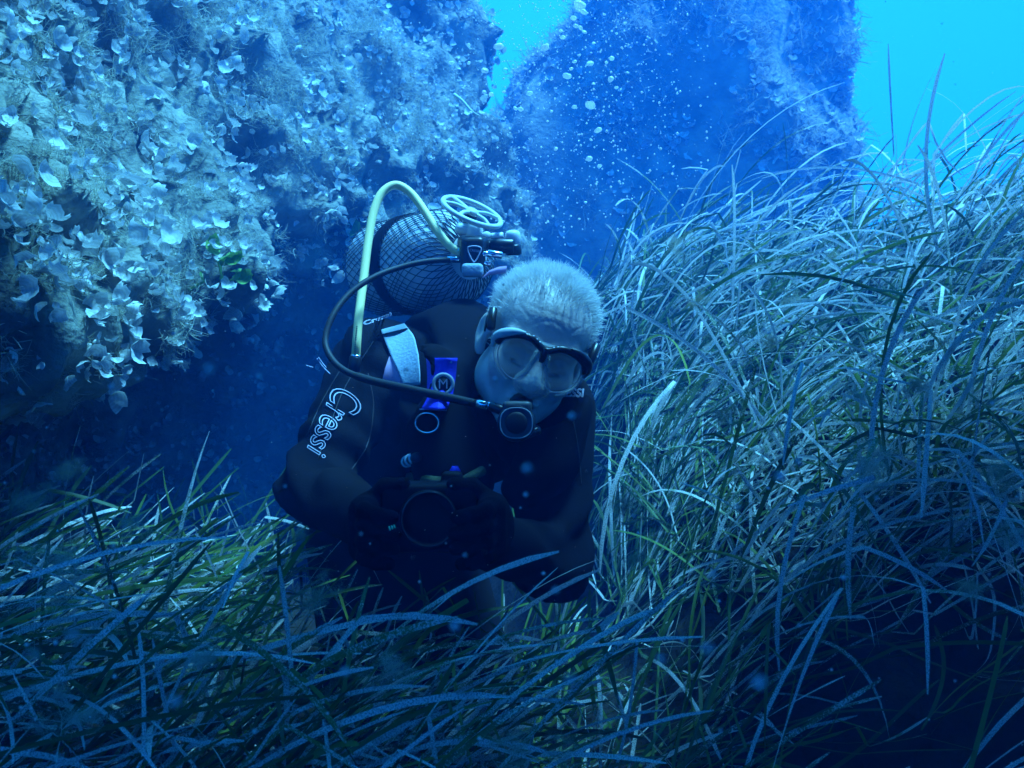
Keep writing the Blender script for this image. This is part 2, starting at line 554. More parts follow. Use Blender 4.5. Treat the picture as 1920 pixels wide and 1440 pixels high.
def blades(base, az, th0, bend, power, length, width, drift, twist, twist0, kink_s, kink_a, kink_z, epi0, epi1, hue):
    """Ribbon blades -> points (N,S+1,3,3), tint (N,S+1,3,3), uv (N,S+1,3,2)."""
    N = len(base)
    s = np.linspace(0, 1, SEG + 1)[None, :]
    th = th0[:, None] + bend[:, None] * s ** power[:, None] + kink_a[:, None] * (s > kink_s[:, None])
    a = az[:, None] + drift[:, None] * s + kink_z[:, None] * (s > kink_s[:, None])
    d = np.stack([np.sin(th) * np.cos(a), np.sin(th) * np.sin(a), np.cos(th)], -1)
    step = (length / SEG)[:, None, None] * d
    pos = base[:, None, :] + np.concatenate([np.zeros((N, 1, 3)), np.cumsum(step[:, :-1], 1)], 1)
    floor = ground_h(pos[..., 0], pos[..., 1]) + 0.03
    under = np.maximum(floor - pos[..., 2], 0)
    pos[..., 2] += under
    h = np.stack([-np.sin(a), np.cos(a), 0 * a], -1)
    nn = np.cross(d, h)
    tw = twist0[:, None] + twist[:, None] * (s - 0.2)
    side = np.cos(tw)[..., None] * h + np.sin(tw)[..., None] * nn
    up = np.cross(d, side)
    prof = np.minimum(1.0, 0.55 + 2.5 * s) * np.where(s > 0.94, np.sqrt(np.clip((1.0 - s) / 0.06, 0.12, 1)), 1.0)
    w = 0.5 * width[:, None, None] * prof[..., None]
    pts = np.stack([pos - side * w, pos + up * w * 0.22, pos + side * w], 2)
    e = (epi0[:, None] + (epi1 - epi0)[:, None] * s)
    t = np.stack([e, np.broadcast_to(hue[:, None], e.shape), np.broadcast_to(s, e.shape)], -1)
    tint = np.repeat(t[:, :, None, :], 3, 2)
    u = np.broadcast_to(np.array([0.0, 0.5, 1.0])[None, None, :], e.shape + (3,)) + 7.0 * np.arange(N)[:, None, None]
    v = np.broadcast_to((s * length[:, None])[:, :, None], e.shape + (3,)) + 1.37 * np.arange(N)[:, None, None] % 9
    return pts, tint, np.stack([u, v], -1)

_bf = []
for i_ in range(SEG):
    for j_ in range(2):
        a0 = i_ * 3 + j_
        _bf.append((a0, a0 + 1, a0 + 4, a0 + 3))
BF = np.array(_bf)

def blade_mesh(name, pts, tint, uv):
    N = len(pts)
    k = (SEG + 1) * 3
    f = (BF[None] + (np.arange(N) * k)[:, None, None]).reshape(-1, 4)
    me = mesh_np(name, pts.reshape(-1, 3), f)
    attr_color(me, 'tint', tint.reshape(-1, 3))
    uv_from_vert(me, uv.reshape(-1, 2))
    return me

def T01(n, lo, hi, g=None):
    return (g or rng).uniform(lo, hi, n)

# where the diver's body is: blades never run through it
BODY = [((0.04, 1.40, 1.08), (0.04, 1.40, 1.08), 0.16), ((-0.26, 1.60, 1.04), (0.10, 1.46, 0.97), 0.12), ((-0.08, 1.52, 1.0), (-0.28, 1.98, 0.85), 0.20),
        ((-0.26, 1.58, 1.04), (-0.36, 1.42, 0.86), 0.085), ((-0.36, 1.42, 0.86), (-0.15, 1.2, 0.80), 0.08), ((0.10, 1.45, 0.96), (0.12, 1.36, 0.72), 0.085),
        ((0.12, 1.36, 0.72), (-0.04, 1.2, 0.80), 0.08), ((-0.15, 1.18, 0.80), (-0.05, 1.18, 0.80), 0.10), ((-0.35, 1.9, 0.8), (-0.26, 1.62, 0.45), 0.11),
        ((-0.2, 1.9, 0.8), (-0.07, 1.60, 0.45), 0.11), ((-0.10, 1.66, 1.24), (-0.34, 2.12, 1.25), 0.14), ((-0.28, 1.55, 1.0), (-0.22, 1.62, 1.35), 0.06)]
def clear_of_diver(pts):
    p = pts[:, :, 1, :]
    ok = np.ones(len(p), dtype=bool)
    for a, b, r in BODY:
        ok &= (s_cap(p.reshape(-1, 3), a, b, r).reshape(p.shape[:2]) > 0).all(1)
    return ok

def in_front_of_diver(pts, share):
    """Blades that would hang in front of the diver's chest and hands: keep only a small share of them."""
    p = pts[:, :, 1, :]
    px = 960 + p[..., 0] / np.maximum(p[..., 1], 0.05) * FPX
    py = 720 - (p[..., 2] - 1.0) / np.maximum(p[..., 1], 0.05) * FPX
    lowb = np.interp(px, [430, 520, 600, 680, 760, 900, 1040, 1110, 1180], [860, 860, 890, 990, 1050, 1070, 1030, 950, 860])
    hit = ((px > 470) & (px < 1125) & (py > 330) & (py < lowb) & (p[..., 1] < 1.75)).any(1)
    return hit & (rng.random(len(p)) > share)

def seagrass(n, area, lean_az, az_spread, len_r, th_r, bend_r, epi, seed, front_share=0.01, tw0=0.8, near_lim=0.88, wid=(0.0038, 0.0080)):
    g = np.random.default_rng(seed)
    xy = []
    while len(xy) < n:
        c = np.stack([g.uniform(area[0], area[1], 4 * n), g.uniform(area[2], area[3], 4 * n)], 1)
        keep = area[4](c[:, 0], c[:, 1]) > g.random(len(c))
        xy.extend(c[keep].tolist())
    # shoots carry several blades: pull bases towards shoot centres
    xy = np.array(xy[:n])
    m = max(n // 5, 1)
    sh = xy[:m]
    pick = g.integers(0, m, n)
    b2 = sh[pick] + g.normal(0, 0.007, (n, 2))
    saz = g.normal(0, 1, m)[pick]
    z = ground_h(b2[:, 0], b2[:, 1]) - 0.01
    base = np.column_stack([b2, z])
    flow = fbm(np.column_stack([b2 * 2.6, np.full(n, seed * 0.37)]), 2, 300)
    az = lean_az(b2[:, 0], b2[:, 1]) + az_spread * (1.5 * flow + 0.5 * saz + 0.5 * g.normal(0, 1, n))
    e1 = np.clip(g.normal(epi[0], epi[1], n), -0.5, 1.4)
    e0 = e1 - g.uniform(0.0, 0.8, n)
    kink = g.random(n) < 0.6
    pts, tint, uv = blades(base, az, g.uniform(*th_r, n), g.uniform(*bend_r, n), g.uniform(0.9, 2.4, n), g.uniform(*len_r, n) * np.where(g.random(n) < 0.12, 0.55, 1.0),
                           g.uniform(*wid, n), g.normal(0, 0.45, n), g.normal(0, 1.3, n), g.normal(0, tw0, n),
                           np.where(kink, g.uniform(0.35, 0.85, n), 2.0), g.normal(0.5, 0.8, n), g.normal(0, 1.0, n), e0, e1, g.random(n))
    ok = clear_of_diver(pts)
    ok &= (np.linalg.norm(pts[:, :, 1, :] - np.array(CAM)[None, None], axis=-1) > near_lim).all(1)
    pm = pts[:, :, 1, :]
    ok &= ~((pm[..., 1] < 1.12) & (pm[..., 0] < 0.1) & (720 - (pm[..., 2] - 1) / np.maximum(pm[..., 1], .05) * FPX < 890)).any(1)
    ok &= ~in_front_of_diver(pts, front_share)
    return pts[ok], tint[ok], uv[ok]

def hollow(x, y):
    """0 where the diver kneels, 1 away from him"""
    d = np.minimum(s_cap(np.stack([x, y], -1), (-0.30, 2.0), (-0.16, 1.5), 0.30), s_cap(np.stack([x, y], -1), (-0.16, 1.5), (0.02, 1.22), 0.22))
    return np.maximum(sstep(-0.02, 0.10, d), 0.3)

# left foreground bed: blades lean to the right and stand fairly straight
def d_left(x, y):
    return hollow(x, y) * (0.15 + 0.85 * sstep(-0.05, -0.30, x)) * sstep(0.2, 0.1, x) * sstep(1.95, 1.55, y) * (0.35 + 0.65 * sstep(0.75, 1.1, y))
# right mound
def d_right(x, y):
    body = sstep(0.02, 0.28, x + 0.10 * (y - 1.6) - 0.24 * sstep(1.62, 1.30, y))
    dark = 1 - 0.88 * sstep(1.55, 1.25, y - 0.25 * (x - 0.5))
    return hollow(x, y) * body * dark * np.where(y > 2.5, 0.7, 1.0)

bed_l = thing('seagrass_bed', 'dark green and white crusted seagrass bed in front of the diver at left', 'seagrass')
bed_r = thing('seagrass_bed', 'tall bushy seagrass mound rising to the right of the diver', 'seagrass')
bed_l.location = (-0.5, 1.0, 0.45)
bed_r.location = (0.7, 1.8, 0.7)
L1 = seagrass(2000, (-1.5, 0.25, 0.28, 1.95, d_left), lambda x, y: 0.15 + 0.5 * (y - 1.1), 0.42, (0.26, 0.48), (0.5, 1.1), (0.05, 0.9), (0.32, 0.42), 101, tw0=1.3, wid=(0.0035, 0.0070))
L2 = seagrass(420, (-1.2, 0.35, 0.28, 1.3, d_left), lambda x, y: 0.0 * x, 0.8, (0.4, 0.65), (0.7, 1.15), (0.5, 1.1), (0.75, 0.3), 102)
R1 = seagrass(6600, (0.0, 2.3, 0.35, 3.3, d_right), lambda x, y: 0.2 - 0.9 * sstep(1.8, 1.0, y) + 0 * x, 0.95, (0.26, 0.54), (0.4, 1.3), (0.5, 1.9), (0.50, 0.42), 103, wid=(0.0034, 0.0070))
F1 = seagrass(230, (-0.45, 0.40, 0.92, 1.42, lambda x, y: 1.0 + 0 * x), lambda x, y: 0.2 + 0 * x, 0.9, (0.28, 0.5), (0.7, 1.3), (0.1, 0.7), (0.4, 0.35), 105, tw0=1.0, wid=(0.0035, 0.0065))
F2 = seagrass(300, (-0.30, 0.08, 1.45, 1.80, lambda x, y: 1.0 + 0 * x), lambda x, y: 0.4 + 0 * x, 1.2, (0.16, 0.30), (0.1, 0.8), (0.2, 1.2), (0.25, 0.35), 106, tw0=1.0, wid=(0.0035, 0.0065))
R2 = seagrass(1500, (0.15, 1.9, 0.4, 2.6, d_right), lambda x, y: -0.5 + 0 * x, 0.9, (0.5, 0.8), (0.4, 1.0), (0.8, 1.9), (0.8, 0.28), 104)

def cat3(A, B):
    return tuple(np.concatenate([a, b]) for a, b in zip(A, B))

def split_bed(bed, data, k, seed):
    """The k blades that show largest become parts of their own, the rest one mass."""
    pts, tint, uv = data
    g = np.random.default_rng(seed)
    p = pts[:, :, 1, :]
    px = 960 + p[..., 0] / p[..., 1] * FPX; py = 720 - (p[..., 2] - 1) / p[..., 1] * FPX
    inside = ((px > 0) & (px < 1920) & (py > 0) & (py < 1440)).mean(1)
    zc = p[:, :, 2].max(1) - ground_h(p[:, -1, 0], p[:, -1, 1])
    seg = np.hypot(np.diff(px, axis=1), np.diff(py, axis=1)).sum(1)
    score = seg * inside * (0.3 + zc) * g.uniform(0.5, 1.0, len(p))
    order = np.argsort(-score)
    top, rest = order[:k], order[k:]
    inv = Matrix.Translation(-bed.location)
    off = np.array(bed.location)
    me = blade_mesh('leaf_mass', pts[rest] - off, tint[rest], uv[rest])
    o = link('leaf_mass', me, m_leaf, bed, 'stuff')
    for i in top:
        ml = blade_mesh('leaf', pts[i:i + 1] - off, tint[i:i + 1], uv[i:i + 1])
        link('leaf', ml, m_leaf, bed)

split_bed(bed_l, cat3(cat3(cat3(L1, L2), F1), F2), 140, 1)
split_bed(bed_r, cat3(R1, R2), 150, 2)

# ---- fan algae: a curled pale funnel with growth bands
def fan_material(name, c0, c1):
    m = bpy.data.materials.new(name)
    m.use_nodes = True
    N, L = m.node_tree.nodes, m.node_tree.links
    b = N['Principled BSDF']
    at = N.new('ShaderNodeAttribute'); at.attribute_name = 'band'
    wv = N.new('ShaderNodeMath'); wv.operation = 'MULTIPLY'; wv.inputs[1].default_value = 34.0; L.new(at.outputs['Fac'], wv.inputs[0])
    sn = N.new('ShaderNodeMath'); sn.operation = 'SINE'; L.new(wv.outputs[0], sn.inputs[0])
    tc = N.new('ShaderNodeTexCoord')
    nz = N.new('ShaderNodeTexNoise'); nz.inputs['Scale'].default_value = 90; nz.inputs['Detail'].default_value = 5
    L.new(tc.outputs['Object'], nz.inputs['Vector'])
    mr = N.new('ShaderNodeMath'); mr.operation = 'MULTIPLY_ADD'; L.new(sn.outputs[0], mr.inputs[0]); mr.inputs[1].default_value = 0.06; L.new(nz.outputs['Fac'], mr.inputs[2])
    rp = N.new('ShaderNodeValToRGB')
    rp.color_ramp.elements[0].position = 0.32; rp.color_ramp.elements[0].color = (*c0, 1)
    rp.color_ramp.elements[1].position = 0.66; rp.color_ramp.elements[1].color = (*c1, 1)
    L.new(mr.outputs[0], rp.inputs[0])
    L.new(rp.outputs[0], b.inputs['Base Color'])
    b.inputs['Roughness'].default_value = 0.7; b.inputs['Specular IOR Level'].default_value = 0.15
    tr = N.new('ShaderNodeBsdfTranslucent'); L.new(rp.outputs[0], tr.inputs['Color'])
    ms = N.new('ShaderNodeMixShader'); ms.inputs[0].default_value = 0.22
    L.new(b.outputs[0], ms.inputs[1]); L.new(tr.outputs[0], ms.inputs[2]); L.new(ms.outputs[0], N['Material Output'].inputs['Surface'])
    return m
m_fan = fan_material('fan_algae', (0.42, 0.42, 0.36), (0.76, 0.77, 0.75))
m_fuzz = mat('filament_algae', (0.34, 0.33, 0.24), 0.9, spec=0.1, noise=(30, (0.56, 0.54, 0.42), 0.2), trans=0.35)
m_brown_fuzz = mat('brown_filament_algae', (0.26, 0.25, 0.15), 0.9, spec=0.1, noise=(30, (0.42, 0.41, 0.28), 0.2), trans=0.35)

def fan_template(seed, NA=11, NR=5):
    g = np.random.default_rng(seed)
    span = g.uniform(1.5, 2.5)
    ph, wav = g.uniform(0, 6.28), g.uniform(0.05, 0.16)
    th = np.linspace(-span, span, NA); r = np.linspace(0.08, 1.0, NR)
    T, Rr = np.meshgrid(th, r, indexing='ij')
    el = g.uniform(0.9, 1.2) - g.uniform(0.5, 0.9) * Rr + 1.5 * np.maximum(Rr - 0.6, 0)
    rad = Rr * np.cos(el * 0.9)
    x = rad * np.cos(T * (0.8 - 0.15 * Rr)); y = rad * np.sin(T * (0.8 - 0.15 * Rr))
    z = Rr * np.sin(el) * 0.9 + wav * Rr * np.sin(3.2 * T + ph) + 0.10 * Rr * Rr * np.sin(7 * T + 2 * ph)
    v = np.stack([x, y, z], -1).reshape(-1, 3)
    return v, grid_faces(NA, NR), Rr.reshape(-1)
FANS = [fan_template(s) for s in range(8)]
FANS_LOW = [fan_template(40 + s, 8, 4) for s in range(10)]

def tuft_template(seed, nf=150, stiff=1.3, flat=0.0, w0=0.013):
    g = np.random.default_rng(seed)
    d = g.normal(0, 1, (nf, 3)); d[:, 2] = np.abs(d[:, 2]) * (1 - flat) + 0.15
    d /= np.linalg.norm(d, axis=1)[:, None]
    c = g.normal(0, 0.38, (nf, 3)); c[:, 2] = np.abs(c[:, 2]) * 0.7
    L = g.uniform(0.3, 0.75, nf)[:, None]
    b1 = g.normal(0, stiff, (nf, 3)); b2 = g.normal(0, stiff, (nf, 3))
    p0 = c; p1 = c + L * 0.4 * d; p2 = p1 + L * 0.35 * (d + 0.5 * b1); p3 = p2 + L * 0.3 * (d + 0.7 * b1 + 0.5 * b2)
    P4 = np.stack([p0, p1, p2, p3], 1)
    sd = np.cross(d, g.normal(0, 1, (nf, 3))); sd /= np.linalg.norm(sd, axis=1)[:, None]
    w = w0 * np.array([1.0, 0.9, 0.7, 0.3])[None, :, None]
    pts = np.stack([P4 - sd[:, None] * w, P4 + sd[:, None] * w], 2)          # nf,4,2,3
    f = np.array([(0, 1, 3, 2), (2, 3, 5, 4), (4, 5, 7, 6)])
    return pts.reshape(-1, 3), (f[None] + (np.arange(nf) * 8)[:, None, None]).reshape(-1, 4)
TUFTS = [tuft_template(s, 44, 1.3, 0.0, 0.024) for s in range(9)]
def shaggy(seed):
    g = np.random.default_rng(seed)
    parts = []
    for k in range(4):
        v, f = tuft_template(seed * 10 + k, 260, 1.0, 0.0, 0.007)
        v = v * g.uniform(.35, .85) * np.array([g.uniform(.7, 1.3), 1, g.uniform(.7, 1.3)])
        parts.append((v + g.normal(0, .38, 3), f))
    return join(parts)
TUFTS_DENSE = [shaggy(20 + s) for s in range(6)]

def scatter(templates, pos, nrm_, size, g, jitter=0.5, up=0.35):
    """Join many transformed copies of the templates into verts, faces (, band)."""
    vs, fs, bs, k = [], [], [], 0
    for i in range(len(pos)):
        t = templates[g.integers(len(templates))]
        d = Vector(nrm_[i] + np.array([0, 0, up]) + g.normal(0, jitter, 3)).normalized()
        q = d.to_track_quat('Z', 'Y') @ Euler((0, 0, g.uniform(0, 6.28))).to_quaternion()
        M = np.array(q.to_matrix()) * size[i]
        v = t[0] @ M.T + pos[i]
        vs.append(v); fs.append(t[1] + k); k += len(v)
        if len(t) > 2:
            bs.append(t[2])
    return np.concatenate(vs), np.concatenate(fs), (np.concatenate(bs) if bs else None)

def sample_grid(G3, n, g, keep):
    """Random points with normals on a (nu,nv,3) grid surface where keep(p, n) > random."""
    A = G3[:-1, :-1].reshape(-1, 3); B = G3[1:, :-1].reshape(-1, 3); Cc = G3[1:, 1:].reshape(-1, 3); D = G3[:-1, 1:].reshape(-1, 3)
    nn = np.cross(Cc - A, D - B); ar = np.linalg.norm(nn, axis=1)
    nn = nn / (ar[:, None] + 1e-12)
    k = g.choice(len(A), n, p=ar / ar.sum())
    u, v = g.random((n, 1)), g.random((n, 1))
    p = (A[k] * (1 - u) + B[k] * u) * (1 - v) + (D[k] * (1 - u) + Cc[k] * u) * v
    q = nn[k]
    m = keep(p, q) > g.random(n)
    return p[m], q[m]

def seen(p, n, margin=500, back=-0.25):
    px = 960 + p[:, 0] / np.maximum(p[:, 1], 0.01) * FPX; py = 720 - (p[:, 2] - 1) / np.maximum(p[:, 1], 0.01) * FPX
    to = np.array(CAM) - p
    to /= np.linalg.norm(to, axis=1)[:, None]
    return (p[:, 1] > 0.3) & (px > -margin) & (px < 1920 + margin) & (py > -margin) & (py < 1440 + margin) & ((to * n).sum(1) > back)

# make sure normals point out
tst = np.cross(R3[61, 55] - R3[60, 55], R3[60, 56] - R3[60, 55])
R3s = R3 if np.dot(tst[:2], outw[60]) > 0 else R3[::-1]
B3s = B3 if np.dot(np.cross(B3[21, 45] - B3[20, 45], B3[20, 46] - B3[20, 45]), Bn[20, 45]) > 0 else B3[::-1]

def upness(n):
    return sstep(-0.45, 0.25, n[:, 2])

g5 = np.random.default_rng(55)
clump_mask = lambda p, s, f=4.0: sstep(-0.5, 0.15, fbm(p * f, 3, s))
keepf = lambda p, n: seen(p, n) * (0.30 + 0.70 * upness(n)) * (0.22 + 0.78 * clump_mask(p, 81, 5.0))
fp, fn = sample_grid(R3s, 60000, g5, keepf)
dist = np.linalg.norm(fp - np.array(CAM), axis=1)
ord_ = np.argsort(dist + g5.normal(0, 0.25, len(dist)))
fp, fn, dist = fp[ord_], fn[ord_], dist[ord_]

# near clumps are plants of their own, each with its own fronds
fan_meshes = []
for t in FANS:
    me = mesh_np('frond', t[0], t[1]); attr_float(me, 'band', t[2]); me.materials.append(m_fan); fan_meshes.append(me)
chosen = []
for i in range(len(fp)):
    x_, y_ = proj(fp[i])
    if not (-20 < x_ < 1000 and -20 < y_ < 760):
        continue
    if all((fp[i] - c).dot(fp[i] - c) > 0.075 ** 2 for c in (fp[j] for j in chosen)):
        chosen.append(i)
    if len(chosen) >= 120:
        break
for i in chosen:
    x_, y_ = proj(fp[i])
    big = 'larger' if np.linalg.norm(fp[i] - np.array(CAM)) < 1.75 else 'smaller'
    zone = ('on the rock beside the bright water gap' if x_ > 760 else 'on the rock above the yellow hose' if x_ > 560 and y_ < 340 else 'on the rock beside the scuba tank' if x_ > 560
            else 'hanging at the lip of the dark hollow' if y_ > 420 + 0.25 * (300 - min(x_, 300)) else 'at the far left edge of the rock' if x_ < 170 else 'high on the rock face' if y_ < 170 else 'midway up the rock face')
    t = thing('fan_algae', big + ' cluster of pale curled fan algae ' + zone, 'algae', big + ' fan algae clusters ' + zone)
    t.location = fp[i]
    d0 = Vector(fn[i])
    for k in range(int(g5.integers(4, 8))):
        o = link('frond', fan_meshes[g5.integers(len(fan_meshes))], None, t)
        d = (d0 + Vector((0, 0, 0.25)) + Vector(g5.normal(0, 0.45, 3))).normalized()
        o.rotation_mode = 'QUATERNION'
        o.rotation_quaternion = d.to_track_quat('Z', 'Y') @ Euler((0, 0, g5.uniform(0, 6.28))).to_quaternion()
        o.location = Vector(g5.normal(0, 0.018, 3)) + d0 * 0.014
        s_ = g5.uniform(0.017, 0.035)
        o.scale = (s_, s_, s_)
rest = np.setdiff1d(np.arange(len(fp)), chosen)[:16000]
v_, f_, b_ = scatter(FANS_LOW, fp[rest] + fn[rest] * 0.014, fn[rest], g5.uniform(0.010, 0.027, len(rest)) , g5)
me = mesh_np('fan_algae_cover', v_, f_); attr_float(me, 'band', b_)
fan_cover = link('fan_algae_cover', me, m_fan, kind='stuff')
tag(fan_cover, 'carpet of small pale fan algae over the overhanging rock', 'algae')

tp, tn = sample_grid(R3s, 30000, g5, lambda p, n: seen(p, n) * (0.30 + 0.7 * upness(n)) * (0.25 + 0.75 * clump_mask(p, 91, 3.2)))
tp, tn = tp[:4000], tn[:4000]
v_, f_, b_ = scatter(TUFTS, tp, tn, g5.uniform(0.018, 0.042, len(tp)), g5, 0.3)
turf = tag(link('algae_turf', mesh_np('algae_turf', v_, f_), m_fuzz, kind='stuff'), 'fluffy filament algae turf covering the overhanging rock', 'algae')

# the far boulder
kb = lambda p, n: seen(p, n) * (0.35 + 0.65 * sstep(-0.5, 0.3, n[:, 2] + 0.6 * n[:, 0])) * (0.12 + 0.88 * sstep(-0.2, 0.4, fbm(p * np.array([4.5, 4.5, 2.2]), 3, 131)))
bp_, bn_ = sample_grid(B3s, 40000, g5, kb)
bp_, bn_ = bp_[:7000], bn_[:7000]
v_, f_, b_ = scatter(FANS_LOW, bp_, bn_, g5.uniform(0.015, 0.045, len(bp_)), g5)
me = mesh_np('fan_algae_cover', v_, f_); attr_float(me, 'band', b_)
tag(link('fan_algae_cover', me, m_fan, kind='stuff'), 'pale fan algae in ridges on the hazy far boulder', 'algae')
tp, tn = sample_grid(B3s, 12000, g5, kb)
tp, tn = tp[:1300], tn[:1300]
v_, f_, b_ = scatter(TUFTS, tp, tn, g5.uniform(0.04, 0.09, len(tp)), g5, 0.3)
tag(link('algae_turf', mesh_np('algae_turf', v_, f_), m_fuzz, kind='stuff'), 'fluffy algae turf on the hazy far boulder', 'algae')

# ---- cottony tufts caught in the seagrass
tuft_me = []
for k, t in enumerate(TUFTS_DENSE):
    v = t[0].copy()
    v[:, 2] = v[:, 2] * np.where(np.arange(len(v)) // 8 % 2 == 0, 1.0, -1.0)
    m_ = mesh_np('algae_tuft', v, t[1]); m_.materials.append(m_fuzz if k % 2 else m_brown_fuzz); tuft_me.append(m_)
gt = np.random.default_rng(77)
TUFT_AT = [(130, 885, 1.22, 46), (66, 932, 1.18, 40), (600, 1112, 1.02, 50), (378, 1240, 0.92, 52), (745, 1268, 0.92, 44), (1050, 1402, 0.86, 36), (945, 1415, 0.84, 50), (1655, 890, 1.15, 46), (1632, 752, 1.30, 44),
           (1370, 772, 1.38, 40), (1165, 945, 1.22, 48), (1272, 462, 1.80, 26), (1745, 632, 1.5, 30), (1880, 905, 1.10, 52), (1900, 1000, 1.05, 46), (1812, 1102, 0.98, 50), (112, 1072, 1.0, 56), (232, 992, 1.05, 40),
           (1312, 560, 1.62, 26), (1850, 732, 1.38, 40), (1590, 652, 1.5, 36), (1480, 556, 1.68, 28), (1205, 1040, 1.1, 38), (1440, 640, 1.55, 30), (1715, 720, 1.38, 34), (150, 1340, 0.86, 56), (560, 1000, 1.12, 30), (1560, 480, 1.8, 24)]
for x_, y_, d_, r_ in TUFT_AT:
    o = link('algae_tuft', tuft_me[gt.integers(len(tuft_me))])
    side = 'among the seagrass blades left of the diver' if x_ < 800 else ('in the dark seagrass at the bottom edge' if y_ > 1200 else 'on the seagrass mound right of the diver')
    tag(o, 'cottony pale algae tuft ' + ('low ' if y_ > 950 else 'high ') + side, 'algae', 'cottony algae tufts ' + side)
    d_ *= 0.90
    o.location = P(x_, y_, d_)
    s_ = r_ / FPX * d_
    o.scale = (s_ * gt.uniform(.8, 1.2), s_, s_ * gt.uniform(.7, 1.2))
    o.rotation_euler = (gt.uniform(-.6, .6), gt.uniform(-.6, .6), gt.uniform(0, 6))
# ---- two green algae on the rock and a loose straw
m_greenfan = fan_material('green_algae', (0.10, 0.24, 0.05), (0.22, 0.42, 0.10))
rock_bvh = BVHTree.FromPolygons([Vector(v) for v in R3.reshape(-1, 3)], [tuple(f) for f in grid_faces(NU, NV)])
for (x_, y_), lab in (((418, 492), 'green leafy alga at the lip of the overhanging rock'), ((668, 440), 'small green alga on the rock behind the yellow hose')):
    d0 = (P(x_, y_, 1) - CAM).normalized()
    h = rock_bvh.ray_cast(CAM, d0)
    pt = (h[0] if h[0] is not None else P(x_, y_, 2.0)) - d0 * .02
    t = thing('green_algae', lab, 'algae')
    t.location = pt
    for k in range(6):
        me = fan_meshes[k].copy(); me.materials.clear(); me.materials.append(m_greenfan)
        o = link('frond', me, None, t)
        d = (Vector((0.2, -0.8, 0.3)) + Vector(gt.normal(0, .5, 3))).normalized()
        o.rotation_mode = 'QUATERNION'
        o.rotation_quaternion = d.to_track_quat('Z', 'Y') @ Euler((0, 0, gt.uniform(0, 6.28))).to_quaternion()
        o.location = Vector(gt.normal(0, .018, 3))
        s_ = gt.uniform(.03, .05); o.scale = (s_, s_, s_)
v_, f_ = tube(spline([P(851, 177, 2.75), P(868, 190, 2.74), P(884, 208, 2.73), P(900, 218, 2.73)], 12), [.0055 - .0003 * i for i in range(13)], 8)
tag(link('straw', mesh_np('straw', v_, f_), mat('dry_straw', (0.6, 0.6, 0.45), 0.7)), 'thin pale straw sticking out of the rock beside the bright gap', 'straw')

# ================================================================== THE DIVER
m_skin = mat('skin', (0.76, 0.62, 0.54), 0.42, spec=0.4, noise=(60, (0.66, 0.50, 0.42), 0.3), bump=(200, 0.15))
m_suit = mat('neoprene', (0.007, 0.007, 0.009), 0.9, spec=0.08, bump=(300, 0.12))
m_vest = mat('vest_fabric', (0.006, 0.006, 0.008), 0.9, spec=0.06, bump=(500, 0.12))
m_glove = mat('glove_neoprene', (0.006, 0.006, 0.008), 0.9, spec=0.05, bump=(180, 0.3))
m_dev = mat('housing_black', (0.006, 0.006, 0.008), 0.6, spec=0.12)
m_hair = mat('white_hair', (0.80, 0.80, 0.78), 0.5, spec=0.3, trans=0.2)
m_eye = mat('eye_white', (0.7, 0.68, 0.66), 0.2)
m_iris = mat('iris', (0.03, 0.03, 0.035), 0.1)
m_blackp = mat('black_plastic', (0.012, 0.012, 0.014), 0.35, spec=0.5)
m_rubber = mat('black_rubber', (0.016, 0.016, 0.018), 0.6, spec=0.3)
m_chrome = mat('chrome', (0.75, 0.76, 0.78), 0.22, metal=1.0)
m_sil = mat('grey_knob_plastic', (0.72, 0.73, 0.74), 0.4, spec=0.4)
m_yellow = mat('yellow_hose_rubber', (0.98, 0.78, 0.36), 0.45, spec=0.3, noise=(25, (0.92, 0.72, 0.33), 0.3))
m_white = mat('white_print', (0.50, 0.46, 0.58), 0.6)
m_lilac = mat('lilac_lining', (0.62, 0.36, 0.55), 0.6)
m_pale = mat('pale_blue_panel', (0.30, 0.38, 0.46), 0.7, bump=(200, 0.2))
m_blue = mat('blue_webbing', (0.03, 0.035, 0.62), 0.55, bump=(300, 0.3))
m_grey = mat('badge_grey', (0.42, 0.42, 0.44), 0.45)
m_tank = mat('white_tank_paint', (0.74, 0.75, 0.76), 0.35, spec=0.45, noise=(18, (0.62, 0.64, 0.66), 0.25))
m_net = mat('tank_net_plastic', (0.05, 0.055, 0.06), 0.3, spec=0.6)
m_netpale = mat('tank_guard_plastic', (0.62, 0.64, 0.60), 0.45)
m_shine = mat('polished_black', (0.03, 0.03, 0.035), 0.12, spec=0.8)
m_green = mat('green_print', (0.12, 0.75, 0.45), 0.6)
m_printink = mat('dark_hose_print', (0.03, 0.03, 0.03), 0.6)

def see_through(name, base, alpha, rough=0.25):
    m = bpy.data.materials.new(name)
    m.use_nodes = True
    N, L = m.node_tree.nodes, m.node_tree.links
    b = N['Principled BSDF']
    b.inputs['Base Color'].default_value = (*base, 1); b.inputs['Roughness'].default_value = rough
    t = N.new('ShaderNodeBsdfTransparent'); mx = N.new('ShaderNodeMixShader')
    fr = N.new('ShaderNodeLayerWeight'); fr.inputs['Blend'].default_value = 0.25
    ma = N.new('ShaderNodeMath'); ma.operation = 'MULTIPLY_ADD'; ma.use_clamp = True
    L.new(fr.outputs['Facing'], ma.inputs[0]); ma.inputs[1].default_value = 0.5; ma.inputs[2].default_value = alpha
    L.new(ma.outputs[0], mx.inputs[0]); L.new(t.outputs[0], mx.inputs[1]); L.new(b.outputs[0], mx.inputs[2])
    L.new(mx.outputs[0], N['Material Output'].inputs['Surface'])
    return m
m_skirt = see_through('clear_silicone', (0.5, 0.55, 0.55), 0.18)
m_lens = see_through('mask_glass', (0.02, 0.07, 0.05), 0.06, 0.03)

